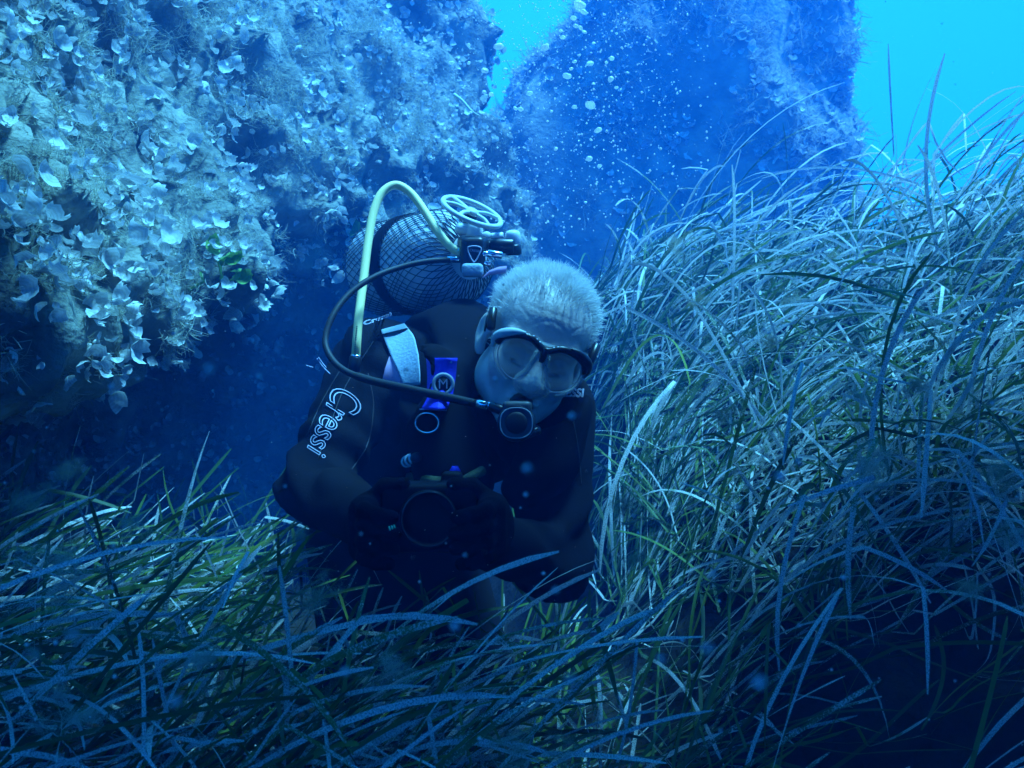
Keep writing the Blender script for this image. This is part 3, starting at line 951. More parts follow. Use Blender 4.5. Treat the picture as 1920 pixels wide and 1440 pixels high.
person = thing('person', 'diver with short white hair in a black wetsuit crouching in the seagrass', 'person')
person.location = (-0.12, 1.6, 0.40)
PINV = -np.array(person.location)

def child(name, vf, material, parent, off):
    v, f = vf
    return link(name, mesh_np(name, np.asarray(v) + off, f), material, parent)

# ---- head and neck (one continuous surface), modelled upright and then posed
HS = 0.98
HR = (Matrix.Rotation(math.radians(20.5), 3, 'Y') @ Matrix.Rotation(math.radians(12), 3, 'X') @ Matrix.Rotation(math.radians(8), 3, 'Z'))
HLOC = Vector((0.035, 1.40, 1.062))
HRn = np.array(HR)
def HW(p):
    """head space -> world"""
    p = np.asarray(p, dtype=float)
    return (p * HS) @ HRn.T + np.array(HLOC)
def HWv(*p):
    return Vector(HW(np.array(p)))
def w2h(p):
    return ((np.asarray(p) - np.array(HLOC)) @ HRn) / HS

NECK_W = (-0.075, 1.56, 0.98)
NECK_L = w2h(np.array(NECK_W))
def head_sdf(p):
    ax = p.copy(); ax[:, 0] = np.abs(ax[:, 0])
    d = s_ell(p, (0, .014, .036), (.078, .099, .087))
    d = smin(d, s_ell(p, (0, -.032, .036), (.068, .064, .066)), .03)
    d = smin(d, s_ell(p, (0, -.042, -.035), (.060, .056, .072)), .03)
    d = smin(d, s_ell(p, (0, -.038, -.085), (.050, .052, .042)), .03)
    d = smin(d, s_ell(p, (0, -.078, -.112), (.024, .020, .018)), .022)
    d = smin(d, s_ell(ax, (.050, -.006, -.072), (.020, .028, .028)), .03)
    d = smin(d, s_ell(ax, (.043, -.070, -.032), (.022, .022, .026)), .022)
    d = smin(d, s_cap(ax, (.010, -.094, .012), (.046, -.080, .015), .011, .010), .016)
    d = smin(d, s_cap(p, (0, -.096, .004), (0, -.122, -.040), .008, .012), .014)
    d = smin(d, s_ell(ax, (.013, -.108, -.043), (.010, .012, .009)), .008)
    d = smin(d, s_ell(p, (0, -.096, -.072), (.026, .012, .007)), .008)
    d = smin(d, s_ell(p, (0, -.094, -.085), (.023, .013, .008)), .008)
    d = smax(d, -s_ell(p, (0, -.110, -.0785), (.022, .012, .0022)), .004)
    d = smax(d, -s_ell(ax, (.033, -.107, -.004), (.022, .025, .0145)), .012)       # eye sockets
    d = smin(d, s_ell(ax, (.033, -.0785, -.006), (.0170, .0140, .0125)), .005)       # lids
    d = smax(d, -s_ell(ax, (.033, -.0965, -.0105), (.0140, .0075, .0011)), .0025)
    d = smax(d, -s_cap(ax, (.020, -.092, -.022), (.044, -.084, -.020), .0022), .005)            # crease under the eye     # lid line
    d = smax(d, -s_cap(ax, (.021, -.100, -.046), (.037, -.090, -.084), .0035, .002), .008)      # folds beside the mouth
    d = smin(d, s_cap(p, (0, .025, -.055), tuple(NECK_L), .060, .066), .035)
    # ears
    q = ax - np.array((.080, .014, -.010))
    c_, s_ = math.cos(0.45), math.sin(0.45)
    q = np.stack([q[:, 0] * c_ - q[:, 1] * s_, q[:, 0] * s_ + q[:, 1] * c_, q[:, 2]], 1)
    ear = s_ell(q, (.004, 0, .004), (.0075, .019, .031))
    ear = smin(ear, s_ell(q, (.002, -.004, -.026), (.006, .010, .011)), .008)
    ear = smax(ear, -s_ell(q, (.0125, .002, .006), (.0065, .0115, .020)), .004)
    ear = smin(ear, s_ell(q, (.006, -.012, -.004), (.004, .004, .007)), .004)
    d = smin(d, ear, .007)
    # forehead creases
    w = sstep(-.045, -.075, p[:, 1]) * sstep(.028, .038, p[:, 2]) * sstep(.085, .065, p[:, 2])
    lines = np.exp(-((p[:, 2] - .041 - .5 * p[:, 0] ** 2 / .06 + .0016 * np.sin(90 * p[:, 0])) / .0016) ** 2) + np.exp(-((p[:, 2] - .056 + .9 * p[:, 0] ** 2 / .06 - .0015 * np.sin(70 * p[:, 0] + 1)) / .0016) ** 2)
    lines += 0.7 * np.exp(-((p[:, 2] - .068 + .0012 * np.sin(110 * p[:, 0])) / .0014) ** 2)
    return d + .0011 * w * lines
lo_ = np.minimum((-.105, -.155, -.15), NECK_L - .08); hi_ = np.maximum((.105, .13, .14), NECK_L + .08)
hv, hf = surface(head_sdf, lo_, hi_, 0.0030)
body = child('body', (HW(hv), hf), m_skin, person, PINV)
head_bvh = BVHTree.FromPolygons([Vector(v) for v in hv], [tuple(f) for f in hf])

for sx in (-1, 1):
    ev, ef = lathe((sx * .033, -.066, -.006), (0, -1, 0), [(0, .004), (.004, .009), (.012, .0112), (.018, .0098), (.0222, .0055), (.0230, .002)], 20)
    e_ = child('eye', (HW(ev), ef), m_eye, person, PINV)
    iv, if_ = lathe((sx * .033, -.0875, -.0095), (0, -1, 0), [(0, .0045), (.0008, .005), (.0016, .002)], 16)
    child('iris', (HW(iv), if_), m_iris, e_, PINV)

# ---- hair: short, white, dense
gh = np.random.default_rng(3)
hd = gh.normal(0, 1, (30000, 3)); hd /= np.linalg.norm(hd, axis=1)[:, None]
hair_v, hair_f, nh = [], [], 0
hl_y = [-.10, -.075, -.055, -.035, -.010, .030, .060, .12]
hl_z = [.088, .080, .058, .028, .012, .020, -.040, -.055]
for d_ in hd:
    hit = head_bvh.ray_cast(Vector((0, .012, .03)) + Vector(d_) * 0.2, -Vector(d_))
    if hit[0] is None:
        continue
    p_, n_ = hit[0], hit[1]
    lim = np.interp(p_.y, hl_y, hl_z) + gh.normal(0, .009)
    if abs(p_.x) > .079 and p_.z < .03 and -.02 < p_.y < .05:
        continue
    if p_.z < lim:
        continue
    front = sstep(.12, .08, p_.z + 0.25 * (p_.y + .05)) * (p_.y < -.02)
    if gh.random() < 0.75 * front:
        continue
    cl_ = np.array([vnoise(np.array([tuple(p_ * 75)]), s9)[0] for s9 in (1, 2, 3)])
    ln = gh.uniform(.009, .022) * (0.7 if p_.z < .05 else 1.0) * (1 + .35 * cl_[0])
    dr = (n_ * 0.85 + Vector((0, -0.1, 0.35)) + Vector(gh.normal(0, .22, 3)) + Vector(cl_) * .4).normalized()
    d2 = (dr + Vector((0, -.15, -.10)) + Vector(gh.normal(0, .25, 3))).normalized()
    q0 = p_ - n_ * .001; q1 = q0 + dr * ln * .55; q2 = q1 + d2 * ln * .5
    sd = dr.cross(Vector(gh.normal(0, 1, 3))).normalized()
    for q, w in ((q0, .00040), (q1, .00036), (q2, .00012)):
        hair_v.append(q - sd * w); hair_v.append(q + sd * w)
    hair_f += [(nh, nh + 1, nh + 3, nh + 2), (nh + 2, nh + 3, nh + 5, nh + 4)]
    nh += 6
hair = child('hair', (HW(np.array([tuple(v) for v in hair_v])), np.array(hair_f)), m_hair, person, PINV)
hair['kind'] = 'stuff'

# ---- wetsuit
SR = np.array((-0.245, 1.60, 1.04)); SL = np.array((0.065, 1.47, 0.955))
ER = np.array((-0.318, 1.42, 0.835)); EL = np.array((0.066, 1.38, 0.72))
WR = np.array((-0.185, 1.235, 0.800)); WL = np.array((-0.030, 1.215, 0.785))
CH = np.array((-0.085, 1.575, 0.97)); BL = np.array((-0.20, 1.80, 0.90)); HP = np.array((-0.29, 1.98, 0.83))
def torso_sdf(p, grow=0.0):
    d = s_cap(p, SR + (0.03, 0.02, -0.01), SL + (-0.03, 0.03, 0.0), .078 + grow)
    d = smin(d, s_cap(p, CH, BL, .135 + grow, .135 + grow), .06)
    d = smin(d, s_cap(p, BL, HP, .13 + grow, .145 + grow), .05)
    return d
def suit_sdf(p):
    d = torso_sdf(p)
    d = smin(d, s_cap(p, np.array(NECK_W), w2w_collar, .078, .070), .04)
    for S_, E_, W_ in ((SR, ER, WR), (SL, EL, WL)):
        d = smin(d, s_cap(p, S_, E_, .074, .054), .04)
        d = smin(d, s_cap(p, E_, W_, .052, .041), .02)
    for hip, knee, foot in (((-0.36, 1.93, .80), (-0.26, 1.60, .46), (-0.36, 2.02, .44)), ((-0.22, 1.96, .79), (-0.07, 1.60, .46), (-0.14, 2.02, .44))):
        d = smin(d, s_cap(p, hip, knee, .105, .078), .05)
        d = smin(d, s_cap(p, knee, foot, .070, .052), .03)
    # folds in the elbows and shoulders
    fold = .007 * np.sin(95 * p[:, 2] + 40 * p[:, 0] + 3 * np.sin(30 * p[:, 1]))
    near = np.minimum(np.linalg.norm(p - ER, axis=1), np.linalg.norm(p - EL, axis=1))
    near = np.minimum(near, np.linalg.norm(p - SR, axis=1) * 1.1)
    return d + fold * sstep(.19, .05, near)
w2w_collar = HW(np.array((0, .028, -.115)))
sv, sf = surface(suit_sdf, (-0.52, 1.15, 0.33), (0.24, 2.20, 1.20), 0.010)
wetsuit = child('wetsuit', (sv, sf), m_suit, person, PINV)

# ---- gloves, each with a palm, four fingers and a thumb closed on the housing
DEV = P(803, 972, 1.165)
def hand_sdf(wrist, palm, side):
    """side: +1 when the fingers run towards +x"""
    pal = np.array(palm)
    def f(p):
        d = s_cap(p, wrist, pal + (0, .015, 0), .034, .030)
        d = smin(d, s_box(p, pal, (.020, .040, .042), .017), .015)
        for k in range(4):
            L_ = (.92, 1.0, .96, .78)[k]
            z0 = .030 - .020 * k
            k0 = pal + (0, -.030, z0)
            k1 = k0 + np.array((side * .006, -.026 * L_, -.002))
            k2 = k1 + np.array((side * .020 * L_, -.012 * L_, -.004))
            k3 = k2 + np.array((side * .020 * L_, .004, -.003))
            g_ = smin(smin(s_cap(p, k0, k1, .0115, .0105), s_cap(p, k1, k2, .0105, .0098), .004), s_cap(p, k2, k3, .0098, .0085), .004)
            d = smin(d, g_, .005)
        t0 = pal + (side * .008, .012, .034); t1 = pal + (side * .026, -.004, .052); t2 = pal + (side * .050, -.010, .056)
        d = smin(d, smin(s_cap(p, t0, t1, .014, .0125), s_cap(p, t1, t2, .0125, .010), .004), .008)
        return d
    return f
PR = np.array((DEV.x - .083, DEV.y + .012, DEV.z - .012)); PL = np.array((DEV.x + .083, DEV.y + .012, DEV.z - .012))
gloves = []
for wr, pl, sd in ((WR, PR, 1), (WL, PL, -1)):
    lo_g = np.minimum(wr, pl) - .10; hi_g = np.maximum(wr, pl) + .10
    gv, gf_ = surface(hand_sdf(wr, pl, sd), lo_g, hi_g, 0.0032)
    gloves.append((gv, gf_, child('glove', (gv, gf_), m_glove, person, PINV)))

# ---- surfaces that prints and panels lie on
def bvh_of(*vfs):
    v, f = join(vfs)
    return BVHTree.FromPolygons([Vector(x) for x in v], [tuple(q) for q in f])

def drape(px, py, bvh, lift, fallback):
    d = (P(px, py, 1.0) - CAM).normalized()
    h = bvh.ray_cast(CAM, d)
    if h[0] is None or h[3] > 3:
        return P(px, py, fallback) - d * lift
    return h[0] - d * lift

def text_mesh(body_, outline=None, bold=0.0):
    cu = bpy.data.curves.new('lettering', 'FONT')
    cu.body = body_
    cu.align_x = 'CENTER'; cu.align_y = 'CENTER'
    cu.resolution_u = 5
    if outline:
        cu.fill_mode = 'NONE'; cu.bevel_depth = outline; cu.bevel_resolution = 1
    else:
        cu.offset = bold
        cu.extrude = 0.02
    o = bpy.data.objects.new('lettering', cu)
    col.objects.link(o)
    dg = bpy.context.evaluated_depsgraph_get(); dg.update()
    me = bpy.data.meshes.new_from_object(o.evaluated_get(dg))
    bpy.data.objects.remove(o)
    bpy.data.curves.remove(cu)
    return me

def lettering(name, body_, centre, ux, uy, bvh, material, parent, off, lift=0.002, outline=None, bold=0.0, fallback=1.4, shear=None):
    """ux, uy: the pixel vectors of one text unit to the right and up"""
    me = text_mesh(body_, outline, bold)
    m = (Vector(ux).length / FPX * 1.4)
    for v in me.vertices:
        x, y, z = v.co
        if shear:
            x, y = shear(x, y)
        q = drape(centre[0] + x * ux[0] + y * uy[0], centre[1] + x * ux[1] + y * uy[1], bvh, lift + z * m, fallback)
        v.co = q + Vector(off)
    me.materials.clear()
    return link(name, me, material, parent)

def panel(name, outline_px, bvh, material, parent, off, lift=0.003, fallback=1.5, n=14):
    """A thin patch inside a closed pixel outline given as two opposite edges (left edge points, right edge points)."""
    Lp, Rp = outline_px
    m = len(Lp)
    rows = []
    for i in range(n + 1):
        t = i / n * (m - 1); k = min(int(t), m - 2); t -= k
        a = (Lp[k][0] * (1 - t) + Lp[k + 1][0] * t, Lp[k][1] * (1 - t) + Lp[k + 1][1] * t)
        b = (Rp[k][0] * (1 - t) + Rp[k + 1][0] * t, Rp[k][1] * (1 - t) + Rp[k + 1][1] * t)
        rows.append((a, b))
    uvp = np.array([(a[0] * (1 - j / n) + b[0] * j / n, a[1] * (1 - j / n) + b[1] * j / n) for a, b in rows for j in range(n + 1)])
    dep = np.array([drape(x, y, bvh, 0, fallback).y for x, y in uvp])
    q_ = (uvp - uvp.mean(0)) / (np.abs(uvp - uvp.mean(0)).max() + 1e-6)
    A_ = np.column_stack([np.ones(len(q_)), q_, q_ ** 2, q_[:, :1] * q_[:, 1:]])
    fit = A_ @ np.linalg.lstsq(A_, dep, rcond=None)[0]
    fit = fit - max(0.0, np.percentile(fit - dep, 75))
    vs = []
    for lf in (lift, lift - 0.004):
        for (x, y), dd in zip(uvp, fit):
            vs.append(tuple(P(x, y, dd - lf)))
    w = n + 1; K = w * w
    fs = []
    for i in range(n):
        for j in range(n):
            q = (i * w + j, i * w + j + 1, (i + 1) * w + j + 1, (i + 1) * w + j)
            fs.append(q); fs.append(tuple(K + x for x in q[::-1]))
    rim = [(0, j) for j in range(w)] + [(i, n) for i in range(1, w)] + [(n, j) for j in range(n - 1, -1, -1)] + [(i, 0) for i in range(n - 1, 0, -1)]
    for a, b in zip(rim, rim[1:] + rim[:1]):
        ia, ib = a[0] * w + a[1], b[0] * w + b[1]
        fs.append((ia, K + ia, K + ib, ib))
    return child(name, (np.array(vs), np.array(fs)), material, parent, off)

# ---- buoyancy vest
vest = thing('buoyancy_vest', 'black diving vest with a blue buckle strap worn by the diver', 'vest')
vest.location = (-0.1, 1.6, 0.95)
VINV = -np.array(vest.location)
def vest_sdf(p):
    d = torso_sdf(p, .020)
    cut = np.minimum(s_cap(p, SR + (-.02, 0, 0), ER, .105), s_cap(p, SL + (.03, 0, 0), EL, .10))
    d = smax(d, -cut, .03)
    d = smin(d, s_ell(p, tuple(P(868, 660, 1.60)), (.070, .09, .095)), .04)                    # bladder and collar behind the neck
    d = smin(d, s_cap(p, P(830, 625, 1.55), P(825, 760, 1.42), .035, .030), .03)                # shoulder strap over to the chest
    d = smin(d, s_cap(p, P(800, 700, 1.40), P(850, 900, 1.36), .050, .060), .04)                # lapel
    d = smin(d, s_cap(p, P(1060, 760, 1.40), P(1010, 920, 1.36), .045, .055), .03)              # other lapel
    d = smax(d, s_cap(p, CH + (0.02, -.1, .1), BL, .30), .03)
    d = smax(d, -s_cap(p, P(735, 630, 1.50), P(765, 725, 1.40), .062), .015)                    # cut back beside the pale shoulder panel
    d = smax(d, -(s_cap(p, P(1000, 700, 1.38), HW(np.array((0, -.02, -.05))), .088)), .02)      # opening for the head
    return d
vv, vf = surface(vest_sdf, (-0.42, 1.22, 0.62), (0.24, 2.12, 1.30), 0.009)
child('jacket', (vv, vf), m_vest, vest, VINV)
TOR = bvh_of((sv, sf), (vv, vf))

# ---- prints and panels of the suit
panel('shoulder_panel', ([(714, 618), (722, 640), (735, 672), (748, 700), (757, 724)], [(758, 606), (777, 630), (785, 665), (788, 698), (788, 722)]), TOR, m_pale, person, PINV, 0.006)
panel('panel_seam', ([(708, 628), (708, 631)], [(770, 613), (770, 616)]), TOR, m_suit, person, PINV, 0.0085, n=6)
panel('lilac_panel', ([(730, 668), (722, 690), (716, 716)], [(734, 668), (745, 692), (756, 722)]), TOR, m_lilac, person, PINV, 0.0015, n=8)
# the maker's name in outlined letters down the upper arm, reading from the shoulder to the elbow
ang = math.radians(122)
tx = (math.cos(ang) * 50, math.sin(ang) * 50); ty = (math.sin(ang) * 50, -math.cos(ang) * 50)
lettering('sleeve_print', 'Cressi', (622, 792), tx, ty, TOR, m_white, person, PINV, 0.002, outline=0.015,
          shear=lambda x, y: (x * 1.05, y * (1.55 - 0.30 * x) + 0.06 * x))
a2 = math.radians(-19)
lettering('shoulder_print', 'Cressi', (708, 598), (math.cos(a2) * 22, math.sin(a2) * 22), (math.sin(a2) * 11, -math.cos(a2) * 11), TOR, m_white, person, PINV, 0.002, outline=0.03)
lettering('chest_print', 'CRESSI', (1064, 737), (21, 0.5), (3, -22), TOR, m_white, person, PINV, 0.003, outline=0.020)
for a_, b_, c_ in (((594, 672), (606, 688), (619, 701)), ((597, 670), (604, 680), (612, 690)), ((574, 685), (580, 687), (587, 689))):
    pts_ = [drape(x, y, TOR, 0.003, 1.55) for x, y in (a_, b_, c_)]
    child('reflective_piping', tube(spline(pts_, 8), 0.0009, 6), m_white, person, PINV)

m_seam = mat('suit_seam', (0.035, 0.035, 0.04), 0.7)
for seam in ([(700, 640), (668, 690), (640, 740), (618, 800), (596, 860)], [(640, 690), (600, 760), (575, 820)], [(690, 700), (700, 760), (690, 830), (660, 880)], [(1075, 790), (1085, 850), (1090, 910)]):
    pts_ = [drape(x, y, TOR, 0.0005, 1.5) for x, y in [tuple(v)[:2] for v in spline([(x, y, 0) for x, y in seam], 20)]]
    child('seam', tube(pts_, .0011, 5), m_seam, person, PINV)

# ---- vest straps and hardware
strap = panel('buckle_strap', ([(799, 671), (801, 705), (800, 738), (786, 768)], [(858, 671), (855, 705), (850, 738), (838, 768)]), TOR, m_blue, vest, VINV, 0.013)
panel('strap_edge', ([(786, 766), (786, 768.5)], [(838, 768), (838, 770.5)]), TOR, m_white, vest, VINV, 0.0145, n=6)
bc = drape(831, 720, TOR, 0.024, 1.4)
nb = (CAM - bc).normalized()
badge = child('badge', lathe(bc, nb, [(0, .0170), (.0030, .0170), (.0042, .0162), (.0042, .0120), (.0030, .0112)], 32), m_grey, vest, VINV)
child('badge_disc', lathe(bc, nb, [(.0010, .0113), (.0036, .0113)], 28), m_blackp, badge, VINV)
BADGE = bvh_of(lathe(bc, nb, [(.0, .03), (.0038, .03)], 20))
lettering('badge_letter', 'M', (831, 720.5), (25, 0), (0, -27), BADGE, m_white, badge, VINV, 0.0006)
for cx_, cy_, w_ in ((801, 793, 22), (907, 968, 13)):
    ring = [drape(cx_ + w_ * math.cos(t), cy_ + w_ * 0.85 * math.sin(t), TOR, 0.010, 1.35) for t in np.linspace(0, 2 * math.pi, 20, endpoint=False)]
    child('d_ring', tube(ring, 0.0016, 8, True), m_chrome, vest, VINV)
c0 = drape(762, 866, TOR, 0.012, 1.32); c1 = drape(782, 857, TOR, 0.012, 1.32)
clip = child('hose_clip', rod(c0, c1, .0075), m_blackp, vest, VINV)
for t in (0.05, 0.42, 0.8):
    q = c0.lerp(c1, t)
    child('clip_ring', lathe(q, c1 - c0, [(0, .0095), (.001, .0105), (.004, .0105), (.005, .0095)], 18), m_sil, clip, VINV)
q = drape(853, 883, TOR, 0.012, 1.32)
child('toggle', lathe(q, CAM - q, [(0, .008), (.004, .0085), (.010, .0075), (.012, .004)], 6), m_blue, vest, VINV)
belt = [drape(x, y, TOR, 0.004, 1.36) for x, y in ((768, 893), (800, 900), (832, 903), (862, 905), (885, 893), (905, 882))]
child('waist_belt', tube(spline(belt, 24), .0075, 8), mat('olive_webbing', (0.05, 0.07, 0.03), 0.7, bump=(200, 0.4)), vest, VINV)
lil = [P(905, 520, 1.545), P(918, 511, 1.54), P(934, 507, 1.535), P(950, 506, 1.53)]
v1 = [l + Vector((0, 0, h)) for l, h in zip(lil, (.0005, .004, .006, .007))]; v2 = [l - Vector((0, 0, h)) for l, h in zip(lil, (.0005, .004, .006, .007))]
fl = [tuple(v + Vector((0, dy, 0))) for dy in (0, .006) for v in v1 + v2]
ff = [(i, i + 1, i + 5, i + 4) for i in range(3)] + [(8 + i, 12 + i, 13 + i, 9 + i) for i in range(3)] + [(i, i + 8, i + 9, i + 1) for i in range(3)] + [(4 + i, 5 + i, 13 + i, 12 + i) for i in range(3)]
child('collar_lining', (np.array(fl), np.array(ff)), m_lilac, vest, VINV)

# ---- mask
maskt = thing('diving_mask', 'black two-lens diving mask with clear skirt on the diver\'s face', 'mask')
maskt.location = HWv(0, -.10, 0)
MINV = -np.array(maskt.location)
def HWM(p):
    return HW(np.asarray(p) * np.array([.88, 1, .93]) + np.array([0, .003, 0]))
def myy(x):
    return -.126 + 1.5 * x * x
LENS = [(.007, .010), (.013, .019), (.026, .0235), (.045, .0235), (.063, .016), (.0735, .001), (.0705, -.017), (.058, -.033), (.040, -.0415), (.024, -.039), (.0155, -.026), (.010, -.008)]
def lens_loop(sx, n=44):
    pts = spline([(sx * x, myy(x), z) for x, z in LENS + LENS[:1]], n)[:-1]
    return pts
for sx in (-1, 1):
    lp = lens_loop(sx)
    cen = sum(lp, Vector()) / len(lp)
    n_ = len(lp)
    vs = [tuple(cen + Vector((0, -.0008, 0)))] + [tuple(p) for p in lp]
    back = [tuple(Vector(v) + Vector((0, .004, 0))) for v in vs]
    fs = [(0, 1 + i, 1 + (i + 1) % n_, 1 + (i + 1) % n_) for i in range(n_)]
    me = bpy.data.meshes.new('lens')
    allv = vs + back
    k = len(vs)
    tri = [(0, 1 + i, 1 + (i + 1) % n_) for i in range(n_)] + [(k, k + 1 + (i + 1) % n_, k + 1 + i) for i in range(n_)] + [(1 + i, k + 1 + i, k + 1 + (i + 1) % n_, 1 + (i + 1) % n_) for i in range(n_)]
    me.from_pydata([tuple(HWM(np.array(v)) + MINV) for v in allv], [], tri)
    lens = link('lens', me, m_lens, maskt)
    rim = tube(lp, .0009, 6, True)
    child('lens_rim', (HWM(rim[0]), rim[1]), m_grey, maskt, MINV)
# frame: a thick brow bar over both lenses with a bridge piece
brow = [(-.0785, myy(.0785) + .004, .004), (-.074, myy(.074), .0155), (-.062, myy(.062), .0235), (-.044, myy(.044), .0290), (-.026, myy(.026), .0290), (-.010, myy(.01), .0215), (0, myy(0), .0185),
        (.010, myy(.01), .0215), (.026, myy(.026), .0290), (.044, myy(.044), .0290), (.062, myy(.062), .0235), (.074, myy(.074), .0155), (.0785, myy(.0785) + .004, .002)]
bt = tube(spline(brow, 60), .0060, 12)
frame = child('frame', (HWM(bt[0]), bt[1]), m_blackp, maskt, MINV)
br = tube(spline([(0, myy(0) - .001, .022), (0, myy(0) - .003, .010), (0, myy(0) - .003, -.001)], 10), [.0075 - .0003 * i for i in range(11)], 10)
child('bridge', (HWM(br[0]), br[1]), m_blackp, frame, MINV)
for sx in (-1, 1):
    lowr = [(sx * x, myy(x) + .001, z) for x, z in ((.0785, .004), (.0775, -.014), (.066, -.034), (.044, -.046))]
    lt = tube(spline(lowr, 24), [.0024 - .00005 * i for i in range(25)], 8)
    child('lower_rim', (HWM(lt[0]), lt[1]), m_skirt, frame, MINV)
    ac = [(sx * .083, myy(.08) + .012, -.006), (sx * .084, myy(.08) + .006, .010), (sx * .075, myy(.075) - .003, .0225), (sx * .058, myy(.058) - .003, .0310), (sx * .040, myy(.04) - .002, .0345)]
    at_ = tube(spline(ac, 24), [.0072 * math.sin(math.pi * (0.12 + 0.80 * i / 24)) + .0006 for i in range(25)], 10)
    child('pale_corner_trim', (HWM(at_[0]), at_[1]), m_netpale if sx < 0 else m_blackp, frame, MINV)
for x_ in (.012, .018, .048, .055, .061, .067, -.014, -.020, -.027, -.035):
    zb = np.interp(abs(x_), [0, .01, .026, .044, .062, .074], [.0185, .0215, .029, .029, .0235, .0155])
    kb_ = lathe((x_, myy(abs(x_)) - .002, zb + .0042), (0, -.3, 1), [(0, .0018), (.0015, .0018), (.0024, .001)], 8)
    child('grip_stud', (HWM(kb_[0]), kb_[1]), m_sil, frame, MINV)
FRB = bvh_of((HWM(bt[0]), bt[1]))
lettering('frame_print', 'CRESSI', (1024, 641), (7.6, 2.9), (-2.9, -7.6), FRB, m_white, frame, MINV, 0.001, fallback=1.27)
# skirt from the frame back to the face
n_ = 72
ring0, ring1, ring2 = [], [], []
for i in range(n_):
    a = 2 * math.pi * i / n_
    c_, s_ = math.cos(a), math.sin(a)
    x = .079 * math.copysign(abs(c_) ** .75, c_)
    z = (.026 if s_ > 0 else .046) * math.copysign(abs(s_) ** .75, s_)
    if s_ < 0 and abs(x) < .03:
        z = -.046 + .022 * (1 - abs(x) / .03)
    ring0.append(Vector((x, myy(abs(x)) + .003, z)))
    ring1.append(Vector((x * 1.0, myy(abs(x)) + .022, z * 1.08)))
    h = head_bvh.ray_cast(Vector((x * .97 * .88, -.25, z * 1.18 * .93)), Vector((0, 1, 0)))
    yy = h[0].y - .001 if h[0] is not None and h[0].y < -.02 else -.045
    ring2.append(Vector((x * .97, yy, z * 1.18)))
vs = [tuple(v) for v in ring0 + ring1 + ring2]
fs = [(r * n_ + i, r * n_ + (i + 1) % n_, (r + 1) * n_ + (i + 1) % n_, (r + 1) * n_ + i) for r in (0, 1) for i in range(n_)]
child('skirt', (HWM(np.array(vs)), np.array(fs)), m_skirt, maskt, MINV)
nv, nf_ = surface(lambda p: np.abs(smax(smin(s_cap(p, (0, -.112, .004), (0, -.130, -.036), .0125, .0195), s_cap(p, (-.013, -.118, -.040), (.013, -.118, -.040), .015, .015), .012), -(-.092 - p[:, 1]), .004)) - .0012,
                  (-.045, -.165, -.075), (.045, -.085, .03), .0022)
child('nose_pocket', (HW(nv), nf_), m_skirt, maskt, MINV)
# strap round the head
sp_ = []
for t in np.linspace(0, math.pi, 40):
    x = -.0865 * math.cos(t); y = -.055 + .178 * math.sin(t) ** .8
    x *= 1.0 + 0.06 * math.sin(t); z = .012 + .30 * (y + .055)
    sp_.append((x, y, z))
sv1 = []
for x, y, z in sp_:
    for dz, o_ in ((-.009, 1.0), (.009, 1.0), (.009, 1.03), (-.009, 1.03)):
        sv1.append((x * o_, (y + .02) * o_ - .02, z + dz))
sf1 = [(i * 4 + j, i * 4 + (j + 1) % 4, (i + 1) * 4 + (j + 1) % 4, (i + 1) * 4 + j) for i in range(39) for j in range(4)]
child('strap', (HW(np.array(sv1)), np.array(sf1)), m_rubber, maskt, MINV)
for sx in (-1, 1):
    bk = rod((sx * .081, -.068, .012), (sx * .086, -.046, .040), .0065, n=12)
    child('buckle', (HW(bk[0]), bk[1]), m_blackp, maskt, MINV)

# ---- tank with net, band, guard ring and twin valve
tank = thing('scuba_tank', 'white scuba tank in a black net sleeve strapped to the diver\'s back', 'scuba tank')
T0 = P(850, 486, 1.69); T1 = T0 + Vector((-.64, .77, .02)).normalized() * .27
tank.location = T0
TINV = -np.array(T0)
ax_ = (T1 - T0).normalized(); LT = (T1 - T0).length
RT = 0.097
prof_t = [(-.058, .020), (-.054, .032), (-.044, .054), (-.028, .076), (-.008, .088), (.012, .095), (.03, RT), (LT - .03, RT), (LT - .01, .080), (LT, .062)]
child('cylinder', lathe(T0, ax_, prof_t, 48), m_tank, tank, TINV)
_, tu, tw_ = frame_of(ax_)
def on_tank(s, a, r):
    return T0 + ax_ * s + (tu * math.cos(a) + tw_ * math.sin(a)) * r
net_parts = []
for k in range(44):
    for sg in (1, -1):
        pts_ = []
        for i in range(41):
            s = -.050 + .30 * i / 40
            r = float(np.interp(s, [q_[0] for q_ in prof_t[:8]], [q_[1] for q_ in prof_t[:8]])) + .0018
            pts_.append(on_tank(s, 2 * math.pi * k / 44 + sg * 6.0 * s + .05 * math.sin(9 * s + k), r))
        net_parts.append(tube(pts_, .0009, 5))
net = child('net_sleeve', join(net_parts), m_net, tank, TINV)
net['kind'] = 'stuff'
for s0, wd in ((.108, .036),):
    child('tank_band', lathe(T0 + ax_ * s0, ax_, [(0, RT + .001), (.002, RT + .005), (wd - .002, RT + .005), (wd, RT + .001)], 48), m_vest, tank, TINV)
